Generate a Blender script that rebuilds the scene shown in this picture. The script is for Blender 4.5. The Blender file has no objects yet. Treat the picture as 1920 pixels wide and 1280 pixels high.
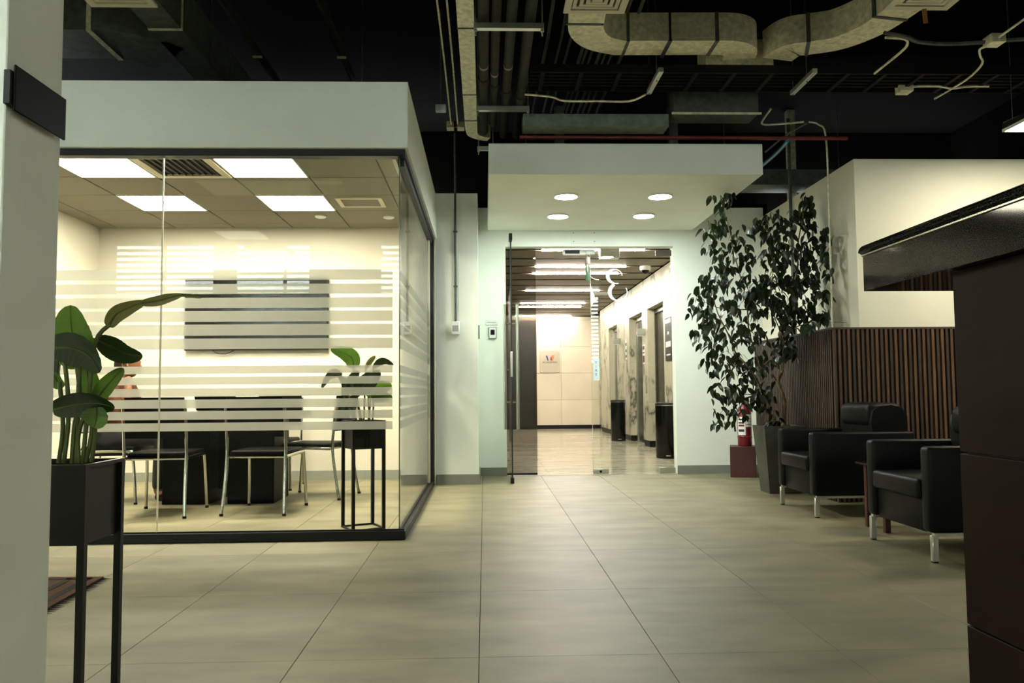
import bpy, bmesh, math, random
from mathutils import Vector, Matrix
random.seed(7)
SC = bpy.context.scene
COL = SC.collection

# ------------------------------------------------------------------ camera, world, exposure
def cam_setup():
    f, cx, cy, vx, vy, tilt = 1520.0, 960.0, 640.0, 909.0, 735.0, 0.008
    dy = Vector((vx - cx, -(vy - cy), f)).normalized()
    r = Vector((1, tilt, 0)); r = (r - dy * r.dot(dy)).normalized()
    up = Vector((r.y * dy.z - r.z * dy.y, r.z * dy.x - r.x * dy.z, r.x * dy.y - r.y * dy.x))
    if up.y < 0: up = -up
    rows = (r, dy, up)
    c = [Vector((rows[0][i], rows[1][i], rows[2][i])) for i in range(3)]
    cd = bpy.data.cameras.new('camera'); cd.sensor_width = 36; cd.lens = f / 1920 * 36
    cd.clip_start = .05; cd.clip_end = 100
    o = bpy.data.objects.new('camera', cd); COL.objects.link(o)
    m = Matrix.Identity(4)
    for i in range(3):
        m[i][0] = c[0][i]; m[i][1] = c[1][i]; m[i][2] = -c[2][i]
    m.translation = Vector((0, 0, .9)); o.matrix_world = m
    SC.camera = o
cam_setup()
WORLD_STRENGTH = 36.0
wd = bpy.data.worlds.new('overcast_sky'); SC.world = wd; wd.use_nodes = True
wd.node_tree.nodes['Background'].inputs[0].default_value = (.90, 1.0, .97, 1)
wd.node_tree.nodes['Background'].inputs[1].default_value = WORLD_STRENGTH
SC.view_settings.view_transform = 'Standard'; SC.view_settings.look = 'None'
SC.view_settings.exposure = 0.0; SC.view_settings.gamma = 1.0
SC.view_settings.use_curve_mapping = False
L_CONF, L_HALL, L_DIM, L_SPOT, L_STRIP, L_WALL = 84.0, 9.5, 2.5, 205.0, 205.0, 46.0
WARM = (1.0, .92, .72); NEUT = (1.0, 1.0, .82); COOL = (.91, 1.0, .96); LAMPW = (1.0, .94, .74); PINK = (1.0, .90, .80)

# ------------------------------------------------------------------ materials
MATS = {}
def nt(name):
    m = bpy.data.materials.new(name); m.use_nodes = True
    return m, m.node_tree, m.node_tree.nodes['Principled BSDF']
def pos_noise(t, scale, detail=3, stretch=None, rough=.5, obj=False):
    tc = t.nodes.new('ShaderNodeTexCoord') if obj else t.nodes.new('ShaderNodeNewGeometry')
    src = tc.outputs['Object'] if obj else tc.outputs['Position']
    if stretch:
        mp = t.nodes.new('ShaderNodeMapping'); mp.inputs['Scale'].default_value = stretch
        t.links.new(src, mp.inputs['Vector']); src = mp.outputs['Vector']
    n = t.nodes.new('ShaderNodeTexNoise'); n.inputs['Scale'].default_value = scale
    n.inputs['Detail'].default_value = detail; n.inputs['Roughness'].default_value = rough
    t.links.new(src, n.inputs['Vector'])
    return n
def M(name, col, rough=.5, metal=0, ns=0, na=.12, bump=0, bs=None, stretch=None, spec=.5, coat=0, emit=None, es=0, rnd=0):
    if name in MATS: return MATS[name]
    m, t, b = nt(name)
    b.inputs['Base Color'].default_value = (*col, 1); b.inputs['Roughness'].default_value = rough
    b.inputs['Metallic'].default_value = metal; b.inputs['Specular IOR Level'].default_value = spec
    b.inputs['Coat Weight'].default_value = coat; b.inputs['Coat Roughness'].default_value = .1
    if emit:
        b.inputs['Emission Color'].default_value = (*emit, 1); b.inputs['Emission Strength'].default_value = es
    src = None
    if ns:
        n = pos_noise(t, ns, 5, stretch)
        mr = t.nodes.new('ShaderNodeMapRange'); mr.inputs[1].default_value = .25; mr.inputs[2].default_value = .75
        mr.inputs[3].default_value = 1 - na; mr.inputs[4].default_value = 1 + na
        t.links.new(n.outputs[0], mr.inputs[0]); src = mr.outputs[0]
    if rnd:
        oi = t.nodes.new('ShaderNodeObjectInfo')
        mr = t.nodes.new('ShaderNodeMapRange'); mr.inputs[3].default_value = 1 - rnd; mr.inputs[4].default_value = 1 + rnd
        t.links.new(oi.outputs['Random'], mr.inputs[0])
        if src:
            mm = t.nodes.new('ShaderNodeMath'); mm.operation = 'MULTIPLY'
            t.links.new(src, mm.inputs[0]); t.links.new(mr.outputs[0], mm.inputs[1]); src = mm.outputs[0]
        else: src = mr.outputs[0]
    if src:
        vm = t.nodes.new('ShaderNodeVectorMath'); vm.operation = 'SCALE'
        vm.inputs[0].default_value = col; t.links.new(src, vm.inputs['Scale'])
        t.links.new(vm.outputs[0], b.inputs['Base Color'])
    if bump:
        n2 = pos_noise(t, bs or 60, 4, stretch)
        bp = t.nodes.new('ShaderNodeBump'); bp.inputs['Strength'].default_value = bump; bp.inputs['Distance'].default_value = .01
        t.links.new(n2.outputs[0], bp.inputs['Height']); t.links.new(bp.outputs[0], b.inputs['Normal'])
    MATS[name] = m
    return m
def emitter(name, col, s):
    if name in MATS: return MATS[name]
    m, t, b = nt(name)
    b.inputs['Base Color'].default_value = (.8, .8, .8, 1)
    b.inputs['Emission Color'].default_value = (*col, 1); b.inputs['Emission Strength'].default_value = s
    MATS[name] = m
    return m
def glass(name, tint=(.97, .985, .97), f0=.011, rough=0.0):
    m = bpy.data.materials.new(name); m.use_nodes = True; t = m.node_tree; t.nodes.clear()
    out = t.nodes.new('ShaderNodeOutputMaterial'); mx = t.nodes.new('ShaderNodeMixShader')
    tr = t.nodes.new('ShaderNodeBsdfTransparent'); tr.inputs[0].default_value = (*tint, 1)
    gl = t.nodes.new('ShaderNodeBsdfGlossy'); gl.inputs['Roughness'].default_value = rough
    lw = t.nodes.new('ShaderNodeLayerWeight'); lw.inputs[0].default_value = .5
    pw = t.nodes.new('ShaderNodeMath'); pw.operation = 'POWER'; pw.inputs[1].default_value = 5
    mr = t.nodes.new('ShaderNodeMapRange'); mr.inputs[3].default_value = f0; mr.inputs[4].default_value = .9
    t.links.new(lw.outputs['Facing'], pw.inputs[0]); t.links.new(pw.outputs[0], mr.inputs[0])
    t.links.new(mr.outputs[0], mx.inputs[0]); t.links.new(tr.outputs[0], mx.inputs[1]); t.links.new(gl.outputs[0], mx.inputs[2])
    t.links.new(mx.outputs[0], out.inputs[0])
    return m
def film_mat():
    m = bpy.data.materials.new('frosted_film'); m.use_nodes = True; t = m.node_tree; t.nodes.clear()
    out = t.nodes.new('ShaderNodeOutputMaterial')
    a = t.nodes.new('ShaderNodeBsdfTranslucent'); a.inputs[0].default_value = (.62, .62, .58, 1)
    d = t.nodes.new('ShaderNodeBsdfDiffuse'); d.inputs[0].default_value = (.62, .64, .60, 1)
    r = t.nodes.new('ShaderNodeBsdfRefraction'); r.inputs[0].default_value = (.74, .74, .71, 1)
    r.inputs['Roughness'].default_value = .45; r.inputs['IOR'].default_value = 1.02
    x = t.nodes.new('ShaderNodeMixShader'); x.inputs[0].default_value = .22
    y = t.nodes.new('ShaderNodeMixShader'); y.inputs[0].default_value = .62
    t.links.new(a.outputs[0], x.inputs[1]); t.links.new(d.outputs[0], x.inputs[2])
    t.links.new(x.outputs[0], y.inputs[1]); t.links.new(r.outputs[0], y.inputs[2])
    t.links.new(y.outputs[0], out.inputs[0])
    return m
def marble(name, base, vein, scale=1.6, rough=.12, thr=.035, stretch=(1, 1, 1)):
    m, t, b = nt(name)
    n = pos_noise(t, scale, 6, stretch, .62)
    sub = t.nodes.new('ShaderNodeMath'); sub.operation = 'SUBTRACT'; sub.inputs[1].default_value = .5
    ab = t.nodes.new('ShaderNodeMath'); ab.operation = 'ABSOLUTE'
    t.links.new(n.outputs[0], sub.inputs[0]); t.links.new(sub.outputs[0], ab.inputs[0])
    cr = t.nodes.new('ShaderNodeValToRGB')
    e = cr.color_ramp.elements
    e[0].position = 0; e[0].color = (*vein, 1); e[1].position = thr; e[1].color = (*base, 1)
    k = e.new(thr * .35); k.color = tuple((vein[i] * .45 + base[i] * .55) for i in range(3)) + (1,)
    t.links.new(ab.outputs[0], cr.inputs[0])
    n2 = pos_noise(t, scale * .45, 3, stretch)
    mr = t.nodes.new('ShaderNodeMapRange'); mr.inputs[1].default_value = .3; mr.inputs[2].default_value = .7
    mr.inputs[3].default_value = .82; mr.inputs[4].default_value = 1.05
    vm = t.nodes.new('ShaderNodeVectorMath'); vm.operation = 'SCALE'
    t.links.new(n2.outputs[0], mr.inputs[0]); t.links.new(cr.outputs[0], vm.inputs[0]); t.links.new(mr.outputs[0], vm.inputs['Scale'])
    t.links.new(vm.outputs[0], b.inputs['Base Color']); b.inputs['Roughness'].default_value = rough
    return m
def granite():
    m, t, b = nt('black_granite')
    n = pos_noise(t, 420, 2)
    cr = t.nodes.new('ShaderNodeValToRGB'); e = cr.color_ramp.elements
    e[0].position = .5; e[0].color = (.003, .003, .0028, 1); e[1].position = .74; e[1].color = (.07, .07, .06, 1)
    t.links.new(n.outputs[0], cr.inputs[0]); t.links.new(cr.outputs[0], b.inputs['Base Color'])
    b.inputs['Roughness'].default_value = .06; b.inputs['Specular IOR Level'].default_value = .06
    return m
def leafmat(name, col, trans):
    m, t, b = nt(name)
    oi = t.nodes.new('ShaderNodeObjectInfo'); n = pos_noise(t, 25, 2)
    ad = t.nodes.new('ShaderNodeMath'); ad.operation = 'ADD'
    t.links.new(oi.outputs['Random'], ad.inputs[0]); t.links.new(n.outputs[0], ad.inputs[1])
    mr = t.nodes.new('ShaderNodeMapRange'); mr.inputs[2].default_value = 2; mr.inputs[3].default_value = .6; mr.inputs[4].default_value = 1.5
    vm = t.nodes.new('ShaderNodeVectorMath'); vm.operation = 'SCALE'; vm.inputs[0].default_value = col
    t.links.new(ad.outputs[0], mr.inputs[0]); t.links.new(mr.outputs[0], vm.inputs['Scale'])
    t.links.new(vm.outputs[0], b.inputs['Base Color'])
    b.inputs['Roughness'].default_value = .32
    tl = t.nodes.new('ShaderNodeBsdfTranslucent'); tl.inputs[0].default_value = (col[0] * 2.5, col[1] * 2.4, col[2] * 1.2, 1)
    mx = t.nodes.new('ShaderNodeMixShader'); mx.inputs[0].default_value = trans
    out = t.nodes['Material Output']
    t.links.new(b.outputs[0], mx.inputs[1]); t.links.new(tl.outputs[0], mx.inputs[2]); t.links.new(mx.outputs[0], out.inputs[0])
    return m

WALL = M('wall_paint', (.84, .88, .79), .75, ns=3, na=.03, bump=.08, bs=140)
WALLW = M('conference_wall_paint', (.56, .53, .44), .75, ns=3, na=.03)
COLW = M('column_paint', (.86, .88, .78), .8, ns=5, na=.04, bump=.1, bs=160)
BASEB = M('grey_baseboard', (.22, .23, .19), .5, ns=8, na=.08)
TILE = M('floor_tile_stone', (.190, .167, .096), .54, spec=.38, ns=2.2, na=.30, bump=.05, bs=50, stretch=(1, 2.2, 1), rnd=.07)
GROUT = M('dark_grout', (.10, .095, .07), .9)
BLACKC = M('black_ceiling_paint', (.0018, .0018, .0016), .95, spec=.02)
BLACKP = M('black_pipe_insulation', (.022, .022, .016), .8, ns=14, na=.4)
TRAYM = M('black_tray_steel', (.007, .007, .006), .7, spec=.15)
POSTM = M('grey_green_steel', (.17, .21, .18), .6, .2, ns=18, na=.3)
BLACKM = M('black_metal', (.006, .006, .0055), .45, spec=.25)
BLACKG = M('black_gloss', (.004, .004, .004), .16, spec=.25)
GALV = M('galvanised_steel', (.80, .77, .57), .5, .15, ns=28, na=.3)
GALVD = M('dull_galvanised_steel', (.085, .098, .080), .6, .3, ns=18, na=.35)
ZINC = M('zinc_strut', (.62, .64, .56), .35, .8)
CHROME = M('chrome', (.58, .58, .54), .14, 1)
STEEL = M('brushed_steel', (.62, .62, .55), .3, 1)
LEATHER = M('black_leather', (.0035, .004, .0035), .42, spec=.12, ns=30, na=.2, bump=.12, bs=220)
VINYL = M('black_vinyl', (.002, .002, .0018), .45, spec=.03)
WOODD = M('dark_walnut_panel', (.012, .0055, .003), .6, spec=.06, ns=9, na=.35, stretch=(1, .25, 1))
WOODL = M('walnut_slat', (.10, .045, .020), .5, ns=30, na=.3, stretch=(1, 1, .1), rnd=.3)
WOODK = M('dark_walnut_slat', (.036, .018, .010), .55, ns=30, na=.3, stretch=(1, 1, .1), rnd=.3)
REDB = M('dark_red_wood', (.055, .010, .007), .45, ns=12, na=.2)
RED = M('red_enamel', (.13, .006, .007), .35)
REDP = M('red_pipe_paint', (.14, .018, .012), .5, ns=8, na=.3)
WHITEP = M('white_plastic', (.78, .80, .76), .4)
PAPER = M('white_label', (.75, .75, .70), .6)
INK = M('black_ink', (.01, .01, .01), .6)
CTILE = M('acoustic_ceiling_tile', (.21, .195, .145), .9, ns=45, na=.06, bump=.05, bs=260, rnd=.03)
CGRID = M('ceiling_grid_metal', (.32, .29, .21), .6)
VENTW = M('vent_paint', (.62, .57, .42), .5)
DIFFP = M('diffuser_cream_paint', (.66, .62, .47), .5)
GLASS = glass('clear_glass')
GLASSD = glass('door_glass', (.94, .97, .94), .02)
GLASST = glass('tinted_sidelight_glass', (.72, .72, .68), .03)
GEDGE = M('glass_edge_green', (.10, .16, .13), .15)
FILM = film_mat()
MARW = marble('calacatta_marble', (.58, .54, .41), (.085, .075, .05), .85, .34, .034, (1, .8, .6))
MARF = marble('lobby_floor_marble', (.70, .64, .49), (.40, .36, .26), 1.4, .12, .05, (.6, 3.2, 1))
LTILE = M('beige_wall_tile', (.74, .67, .50), .45, ns=2, na=.06, rnd=.04)
LPANEL = M('lobby_ceiling_metal_panel', (.20, .17, .125), .55, .2, ns=6, na=.1)
SOIL = M('soil', (.03, .022, .015), .95, ns=60, na=.5, bump=.6, bs=60)
LEAFL = leafmat('bright_green_leaf', (.042, .095, .010), .3)
LEAFDK = leafmat('deep_green_leaf', (.011, .028, .007), .1)
LEAFO = leafmat('olive_leaf', (.085, .095, .035), .2)
LEAFF = leafmat('ficus_leaf', (.012, .024, .008), .08)
STEM = M('green_stem', (.07, .10, .02), .5, ns=20, na=.3)
BARK = M('pale_bark', (.20, .13, .07), .8, ns=20, na=.35)
POTC = M('charcoal_pot', (.055, .055, .042), .7, ns=14, na=.2)
SKIN = M('skin', (.20, .085, .042), .6, spec=.2)
HAIR = M('dark_hair', (.012, .008, .006), .8, spec=.1)
SHIRT = M('rust_shirt', (.075, .026, .012), .85, spec=.1)
TROU = M('dark_trousers', (.015, .014, .016), .85)
GRAN = granite()
RUGM = M('rust_rug', (.085, .028, .014), .95, ns=30, na=.5, bump=.5, bs=300)
RUGD = M('dark_rug_band', (.012, .010, .008), .95, ns=60, na=.3)

# ------------------------------------------------------------------ geometry helpers
class MB:
    def __init__(s): s.v = []; s.f = []
    def add(s, vs, fs):
        n = len(s.v); s.v += [tuple(p) for p in vs]; s.f += [tuple(i + n for i in f) for f in fs]; return s
    def box(s, x0, x1, y0, y1, z0, z1):
        return s.add([(x0, y0, z0), (x1, y0, z0), (x1, y1, z0), (x0, y1, z0), (x0, y0, z1), (x1, y0, z1), (x1, y1, z1), (x0, y1, z1)],
                     [(3, 2, 1, 0), (4, 5, 6, 7), (0, 1, 5, 4), (1, 2, 6, 5), (2, 3, 7, 6), (3, 0, 4, 7)])
    def bbox(s, x0, x1, y0, y1, z0, z1, b=.005, seg=1):
        bm = bmesh.new(); bmesh.ops.create_cube(bm, size=1)
        for v in bm.verts:
            v.co = Vector(((x0 + x1) / 2 + v.co.x * (x1 - x0), (y0 + y1) / 2 + v.co.y * (y1 - y0), (z0 + z1) / 2 + v.co.z * (z1 - z0)))
        bmesh.ops.bevel(bm, geom=bm.edges[:], offset=b, segments=seg, profile=.5, affect='EDGES')
        bm.verts.index_update()
        s.add([v.co[:] for v in bm.verts], [[v.index for v in f.verts] for f in bm.faces]); bm.free(); return s
    def tube(s, path, r, n=8, caps=True):
        P = [Vector(p) for p in path]; m = len(P)
        R = r if isinstance(r, (list, tuple)) else [r] * m
        rings = []; prev = None
        for i in range(m):
            a = P[max(0, i - 1)]; b = P[min(m - 1, i + 1)]
            t = (b - a).normalized()
            if prev is None:
                u = Vector((0, 0, 1)) if abs(t.z) < .9 else Vector((1, 0, 0))
                u = (u - t * u.dot(t)).normalized()
            else:
                u = prev - t * prev.dot(t)
                u = u.normalized() if u.length > 1e-6 else t.orthogonal().normalized()
            prev = u; w = t.cross(u)
            rings.append([P[i] + (u * math.cos(k * 2 * math.pi / n) + w * math.sin(k * 2 * math.pi / n)) * R[i] for k in range(n)])
        vs = [p for rg in rings for p in rg]; fs = []
        for i in range(m - 1):
            for k in range(n):
                fs.append((i * n + k, i * n + (k + 1) % n, (i + 1) * n + (k + 1) % n, (i + 1) * n + k))
        if caps: fs += [tuple(range(n))[::-1], tuple((m - 1) * n + k for k in range(n))]
        return s.add(vs, fs)
    def rsweep(s, path, w, h, up=(0, 0, 1)):
        """rectangular duct swept along a path; w across, h along up; the path is the centre of the underside"""
        P = [Vector(p) for p in path]; m = len(P); up = Vector(up); vs = []
        for i in range(m):
            if 0 < i < m - 1:
                t1 = (P[i] - P[i - 1]).normalized(); t2 = (P[i + 1] - P[i]).normalized(); t = (t1 + t2).normalized()
                k = 1 / max(.5, t.dot(t2))
            else:
                t = (P[min(m - 1, i + 1)] - P[max(0, i - 1)]).normalized(); k = 1
            sd = t.cross(up).normalized() * (w / 2 * k)
            vs += [P[i] - sd, P[i] + sd, P[i] + sd + up * h, P[i] - sd + up * h]
        fs = []
        for i in range(m - 1):
            for k in range(4):
                fs.append((i * 4 + k, i * 4 + (k + 1) % 4, (i + 1) * 4 + (k + 1) % 4, (i + 1) * 4 + k))
        fs += [(3, 2, 1, 0), tuple((m - 1) * 4 + k for k in range(4))]
        return s.add(vs, fs)
    def lathe(s, prof, c=(0, 0, 0), n=20):
        vs = []; fs = []; m = len(prof)
        for r, z in prof:
            for k in range(n):
                a = 2 * math.pi * k / n; vs.append((c[0] + r * math.cos(a), c[1] + r * math.sin(a), c[2] + z))
        for i in range(m - 1):
            for k in range(n):
                fs.append((i * n + k, i * n + (k + 1) % n, (i + 1) * n + (k + 1) % n, (i + 1) * n + k))
        fs += [tuple(range(n))[::-1], tuple((m - 1) * n + k for k in range(n))]
        return s.add(vs, fs)
    def prism(s, poly, z0, z1):
        n = len(poly)
        vs = [(x, y, z0) for x, y in poly] + [(x, y, z1) for x, y in poly]
        fs = [tuple(range(n))[::-1], tuple(range(n, 2 * n))] + [(k, (k + 1) % n, n + (k + 1) % n, n + k) for k in range(n)]
        return s.add(vs, fs)
    def extr(s, poly, axis, a0, a1):
        """polygon in the two other axes (in xyz order) extruded along axis"""
        n = len(poly); vs = []
        for a in (a0, a1):
            for p, q in poly:
                vs.append({'x': (a, p, q), 'y': (p, a, q), 'z': (p, q, a)}[axis])
        fs = [tuple(range(n))[::-1], tuple(range(n, 2 * n))] + [(k, (k + 1) % n, n + (k + 1) % n, n + k) for k in range(n)]
        return s.add(vs, fs)
    def xf(s, fn):
        s.v = [tuple(fn(Vector(p))) for p in s.v]; return s
def to_mesh(name, mb, mat, ang=38):
    me = bpy.data.meshes.new(name); me.from_pydata(mb.v, [], mb.f)
    bm = bmesh.new(); bm.from_mesh(me); bmesh.ops.recalc_face_normals(bm, faces=bm.faces[:]); bm.to_mesh(me); bm.free()
    me.polygons.foreach_set('use_smooth', [True] * len(me.polygons))
    me.set_sharp_from_angle(angle=math.radians(ang))
    if mat: me.materials.append(mat)
    return me
def wloc(o):
    l = Vector((0, 0, 0))
    while o: l += o.location; o = o.parent
    return l
def tag(o, label=None, cat=None, group=None, kind=None):
    if label: o['label'] = label
    if cat: o['category'] = cat
    if group: o['group'] = group
    if kind: o['kind'] = kind
    return o
def mk(name, mb, mat, parent=None, label=None, cat=None, group=None, kind=None, ang=38):
    """one mesh object from world-space geometry; a child is placed relative to its parent"""
    if parent is None:
        xs, ys, zs = zip(*mb.v)
        base = Vector(((min(xs) + max(xs)) / 2, (min(ys) + max(ys)) / 2, min(zs)))
    else: base = wloc(parent)
    mb.v = [(x - base.x, y - base.y, z - base.z) for x, y, z in mb.v]
    o = bpy.data.objects.new(name, to_mesh(name, mb, mat, ang)); COL.objects.link(o)
    if parent is None: o.location = base
    else: o.parent = parent
    return tag(o, label, cat, group, kind)
def thing(name, label, cat, loc=(0, 0, 0), group=None, kind=None):
    o = bpy.data.objects.new(name, None); COL.objects.link(o); o.location = loc; o.empty_display_size = .1
    return tag(o, label, cat, group, kind)
def kids(o): return [c for c in bpy.data.objects if c.parent == o]
def copy_tree(o, parent=None):
    c = o.copy(); COL.objects.link(c); c.parent = parent
    for ch in kids(o): copy_tree(ch, c)
    return c
def inst(name, me, parent, loc, rot=(0, 0, 0), sc=None):
    o = bpy.data.objects.new(name, me); COL.objects.link(o); o.parent = parent
    o.location = Vector(loc) - wloc(parent); o.rotation_euler = rot
    if sc: o.scale = sc
    return o
def B(*a): return MB().box(*a)
def BB(*a, b=.005, seg=1): return MB().bbox(*a, b=b, seg=seg)
def struct(name, mb, mat, label, parent=None, cat=None):
    return mk(name, mb, mat, parent, label if parent is None else None, cat, None, 'structure' if parent is None else None)
def text(body, size, mat, parent, loc, rot, name='lettering', align='CENTER', ext=.0006):
    cu = bpy.data.curves.new(name, 'FONT'); cu.body = body; cu.size = size; cu.align_x = align; cu.align_y = 'CENTER'; cu.extrude = ext
    tmp = bpy.data.objects.new(name, cu); COL.objects.link(tmp)
    dg = bpy.context.evaluated_depsgraph_get(); me = bpy.data.meshes.new_from_object(tmp.evaluated_get(dg))
    bpy.data.objects.remove(tmp); me.name = name; me.materials.clear(); me.materials.append(mat)
    o = bpy.data.objects.new(name, me); COL.objects.link(o); o.parent = parent
    o.location = Vector(loc) - wloc(parent); o.rotation_euler = rot
    return o
def smooth(path, n=4):
    P = [Vector(p) for p in path]; out = []
    for i in range(len(P) - 1):
        p0 = P[max(0, i - 1)]; p1 = P[i]; p2 = P[i + 1]; p3 = P[min(len(P) - 1, i + 2)]
        for k in range(n):
            t = k / n
            out.append(.5 * ((2 * p1) + (p2 - p0) * t + (2 * p0 - 5 * p1 + 4 * p2 - p3) * t * t + (3 * p1 - p0 - 3 * p2 + p3) * t ** 3))
    out.append(P[-1]); return out

# ================================================================== STRUCTURE
# ---- hall floor with stone tiles
TX, TY = .6205, .9185
X0T, Y0T = -.645, 2.822
fl = struct('floor', B(-6.6, 5.6, -3.6, 8.82, -.1, -.010), GROUT, 'grey-beige stone tiled floor of the open hall')
tm = to_mesh('floor_tile', BB(-TX / 2 + .0011, TX / 2 - .0011, -TY / 2 + .0007, TY / 2 - .0007, -.010, 0, b=.0006), TILE)
far = MB(); nfl = 0
for i in range(-7, 7):
    for j in range(-7, 7):
        cx = X0T + (i + .5) * TX; cy = Y0T + (j + .5) * TY
        if cy + TY / 2 > 8.82 + .5 or cy < -3.6: continue
        if cy + TY / 2 > 8.79:
            y0 = cy - TY / 2 + .0015
            mk('floor_tile', BB(cx - TX / 2 + .0015, cx + TX / 2 - .0015, y0, 8.79, -.010, 0, b=.0012), TILE, fl)
        else:
            inst('floor_tile', tm, fl, (cx, cy, 0))
# ---- black slab ceiling, hall shell
struct('ceiling', B(-6.6, 5.6, -3.6, 10.0, 3.9, 4.0), BLACKC, 'black painted concrete slab above the open hall')
struct('added_shade_beam', B(-6.6, 5.5, 3.5, 3.9, 3.05, 3.9), BLACKC, 'black beam added out of view above the viewer to shade the ceiling ducts')  # added unseen blocker: keeps window light off the ducts
struct('wall_left', B(-6.7, -6.6, -3.6, 10, 0, 3.9), WALL, 'white hall wall far beyond the conference room')
struct('wall_right', B(5.5, 5.6, -3.6, 10, 0, 2.8), WALL, 'white hall wall behind the reception counter')
struct('wall_right_upper', B(5.5, 5.6, -3.6, 10, 2.8, 3.9), BLACKC, 'black painted upper band of the hall wall behind reception')
# rear wall with windows and blinds (behind the viewer)
WIN = [(-6.2, -4.5), (-4.2, -2.5), (-2.2, -.5), (2.3, 3.05)]
mb = MB(); xs = [-6.7] + [v for w_ in WIN for v in w_] + [5.6]
for k in range(0, len(xs), 2): mb.box(xs[k], xs[k + 1], -3.6, -3.45, 0, 3.9)
ZB = [2.55, 2.55, 2.55, 1.6]
for (a, b), zb in zip(WIN, ZB): mb.box(a, b, -3.6, -3.45, 0, zb); mb.box(a, b, -3.6, -3.45, 3.48, 3.9)
struct('wall_rear', mb, WALL, 'hall wall pierced by high windows with banded blinds')
BLIND = M('white_blind_fabric', (.62, .62, .56), .8)
for k, (a, b) in enumerate(WIN):
    zb = ZB[k]
    wn = thing('window_%d' % (k + 1), None, None, ((a + b) / 2, -3.52, zb), kind='structure')
    wn['label'] = 'window with banded blind, %s from the hall\'s left wall' % ['first', 'second', 'third', 'fourth'][k]
    fr = MB()
    for x in (a + .02, b - .02): fr.box(x - .02, x + .02, -3.56, -3.50, zb, 3.48)
    fr.box(a, b, -3.56, -3.50, zb, zb + .04); fr.box(a, b, -3.56, -3.50, 3.44, 3.48)
    fr.box((a + b) / 2 - .02, (a + b) / 2 + .02, -3.56, -3.50, zb, 3.48)
    mk('window_frame', fr, BLACKM, wn)
    mk('pane', B(a + .03, b - .03, -3.533, -3.527, zb + .03, 3.45), GLASS, wn)
    z = 3.40; bl_me = to_mesh('blind_band', B((a - b) / 2 + .01, (b - a) / 2 - .01, -.004, .004, -.024, .024), BLIND)
    while z > zb + .05:
        inst('blind_band', bl_me, wn, ((a + b) / 2, -3.44, z)); z -= .098
# ---- pillar, door wall
struct('wall_pillar', B(-.49, -.063, 8.03, 8.95, 0, 2.89), WALL, 'white pillar between the glass room and the entrance wall')
mb = MB().box(-.063, .235, 8.80, 8.95, 0, 2.92).box(2.085, 3.1, 8.80, 8.95, 0, 2.92).box(.235, 2.085, 8.80, 8.95, 2.49, 2.92)
struct('wall_entrance', mb, WALL, 'white entrance wall around the glass door opening')
struct('wall_above_entrance', B(-6.6, 5.5, 9.2, 9.3, 2.7, 3.9), BLACKC, 'black painted wall above the entrance in the ceiling void')
struct('baseboard_pillar', MB().box(-.472, -.052, 8.018, 8.03, 0, .098).box(-.063, -.051, 8.03, 8.80, 0, .098), BASEB, 'grey tile baseboard around the white pillar')
struct('baseboard_entrance', MB().box(-.05, .235, 8.786, 8.80, 0, .09), BASEB, 'grey tile baseboard below the card reader')
struct('baseboard_entrance', MB().box(2.085, 3.05, 8.786, 8.80, 0, .09), BASEB, 'grey tile baseboard behind the fire extinguisher')
# ---- entrance canopy
cn = struct('ceiling_canopy', BB(.042, 2.30, 6.50, 8.80, 2.668, 2.925, b=.004), WALL, 'white boxed canopy with downlights over the glass entrance')
for x, y, w_ in ((.745, 7.21, 'front downlight of the canopy nearer the conference room'), (1.60, 7.21, 'front downlight of the canopy nearer the leafy ficus'), (.745, 8.04, 'rear downlight of the canopy nearer the conference room'), (1.61, 8.02, 'rear downlight of the canopy nearer the leafy ficus')):
    d = thing('downlight', 'round white recessed ' + w_, 'ceiling light', (x, y, 2.65), 'round downlights under the entrance canopy')
    mk('trim_ring', MB().lathe([(.112, .018), (.112, .006), (.105, 0), (.098, .004)], (x, y, 2.65), 28), WHITEP, d)
    mk('diffuser', MB().lathe([(.098, .004), (.06, -.002), (.0005, -.004)], (x, y, 2.65), 28), emitter('downlight_glow', COOL, L_SPOT), d)
# ---- white block wall on the right, slatted screen
struct('wall_block', MB().box(3.06, 5.5, 6.5, 8.80, 0, 2.80), M('block_paint', (.76, .72, .58), .75, ns=3, na=.03, bump=.08, bs=140), 'cream boxed-out wall behind the slatted wooden screen')
sc = thing('slatted_screen', 'waist-high dark walnut slatted screen wrapping behind the armchairs', 'screen', (3.4, 6.45, 0))
mk('backing_board', MB().box(2.835, 4.6, 6.462, 6.49, 0, 1.385).box(2.835, 2.86, 6.49, 8.33, 0, 1.385), BLACKM, sc)
mk('cap_rail', MB().box(2.805, 4.6, 6.435, 6.49, 1.385, 1.40).box(2.805, 2.86, 6.49, 8.335, 1.385, 1.40), WOODK, sc)
sl = to_mesh('slat', BB(-.011, .011, -.0125, .0125, 0, 1.384, b=.002), WOODL); sk = to_mesh('slat', BB(-.011, .011, -.0125, .0125, 0, 1.384, b=.002), WOODK)
for k in range(45):
    inst('slat', sl if k % 2 else sk, sc, (2.825 + k * .0385, 6.4495, 0))
for k in range(47):
    inst('slat', sk, sc, (2.8225, 6.495 + k * .039, 0), (0, 0, math.pi / 2))  # side run all dark: its darker fine lines plus ficus shade put into colour
mk('end_post', B(2.81, 2.86, 8.325, 8.345, 0, 1.39), GALVD, sc)
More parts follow.
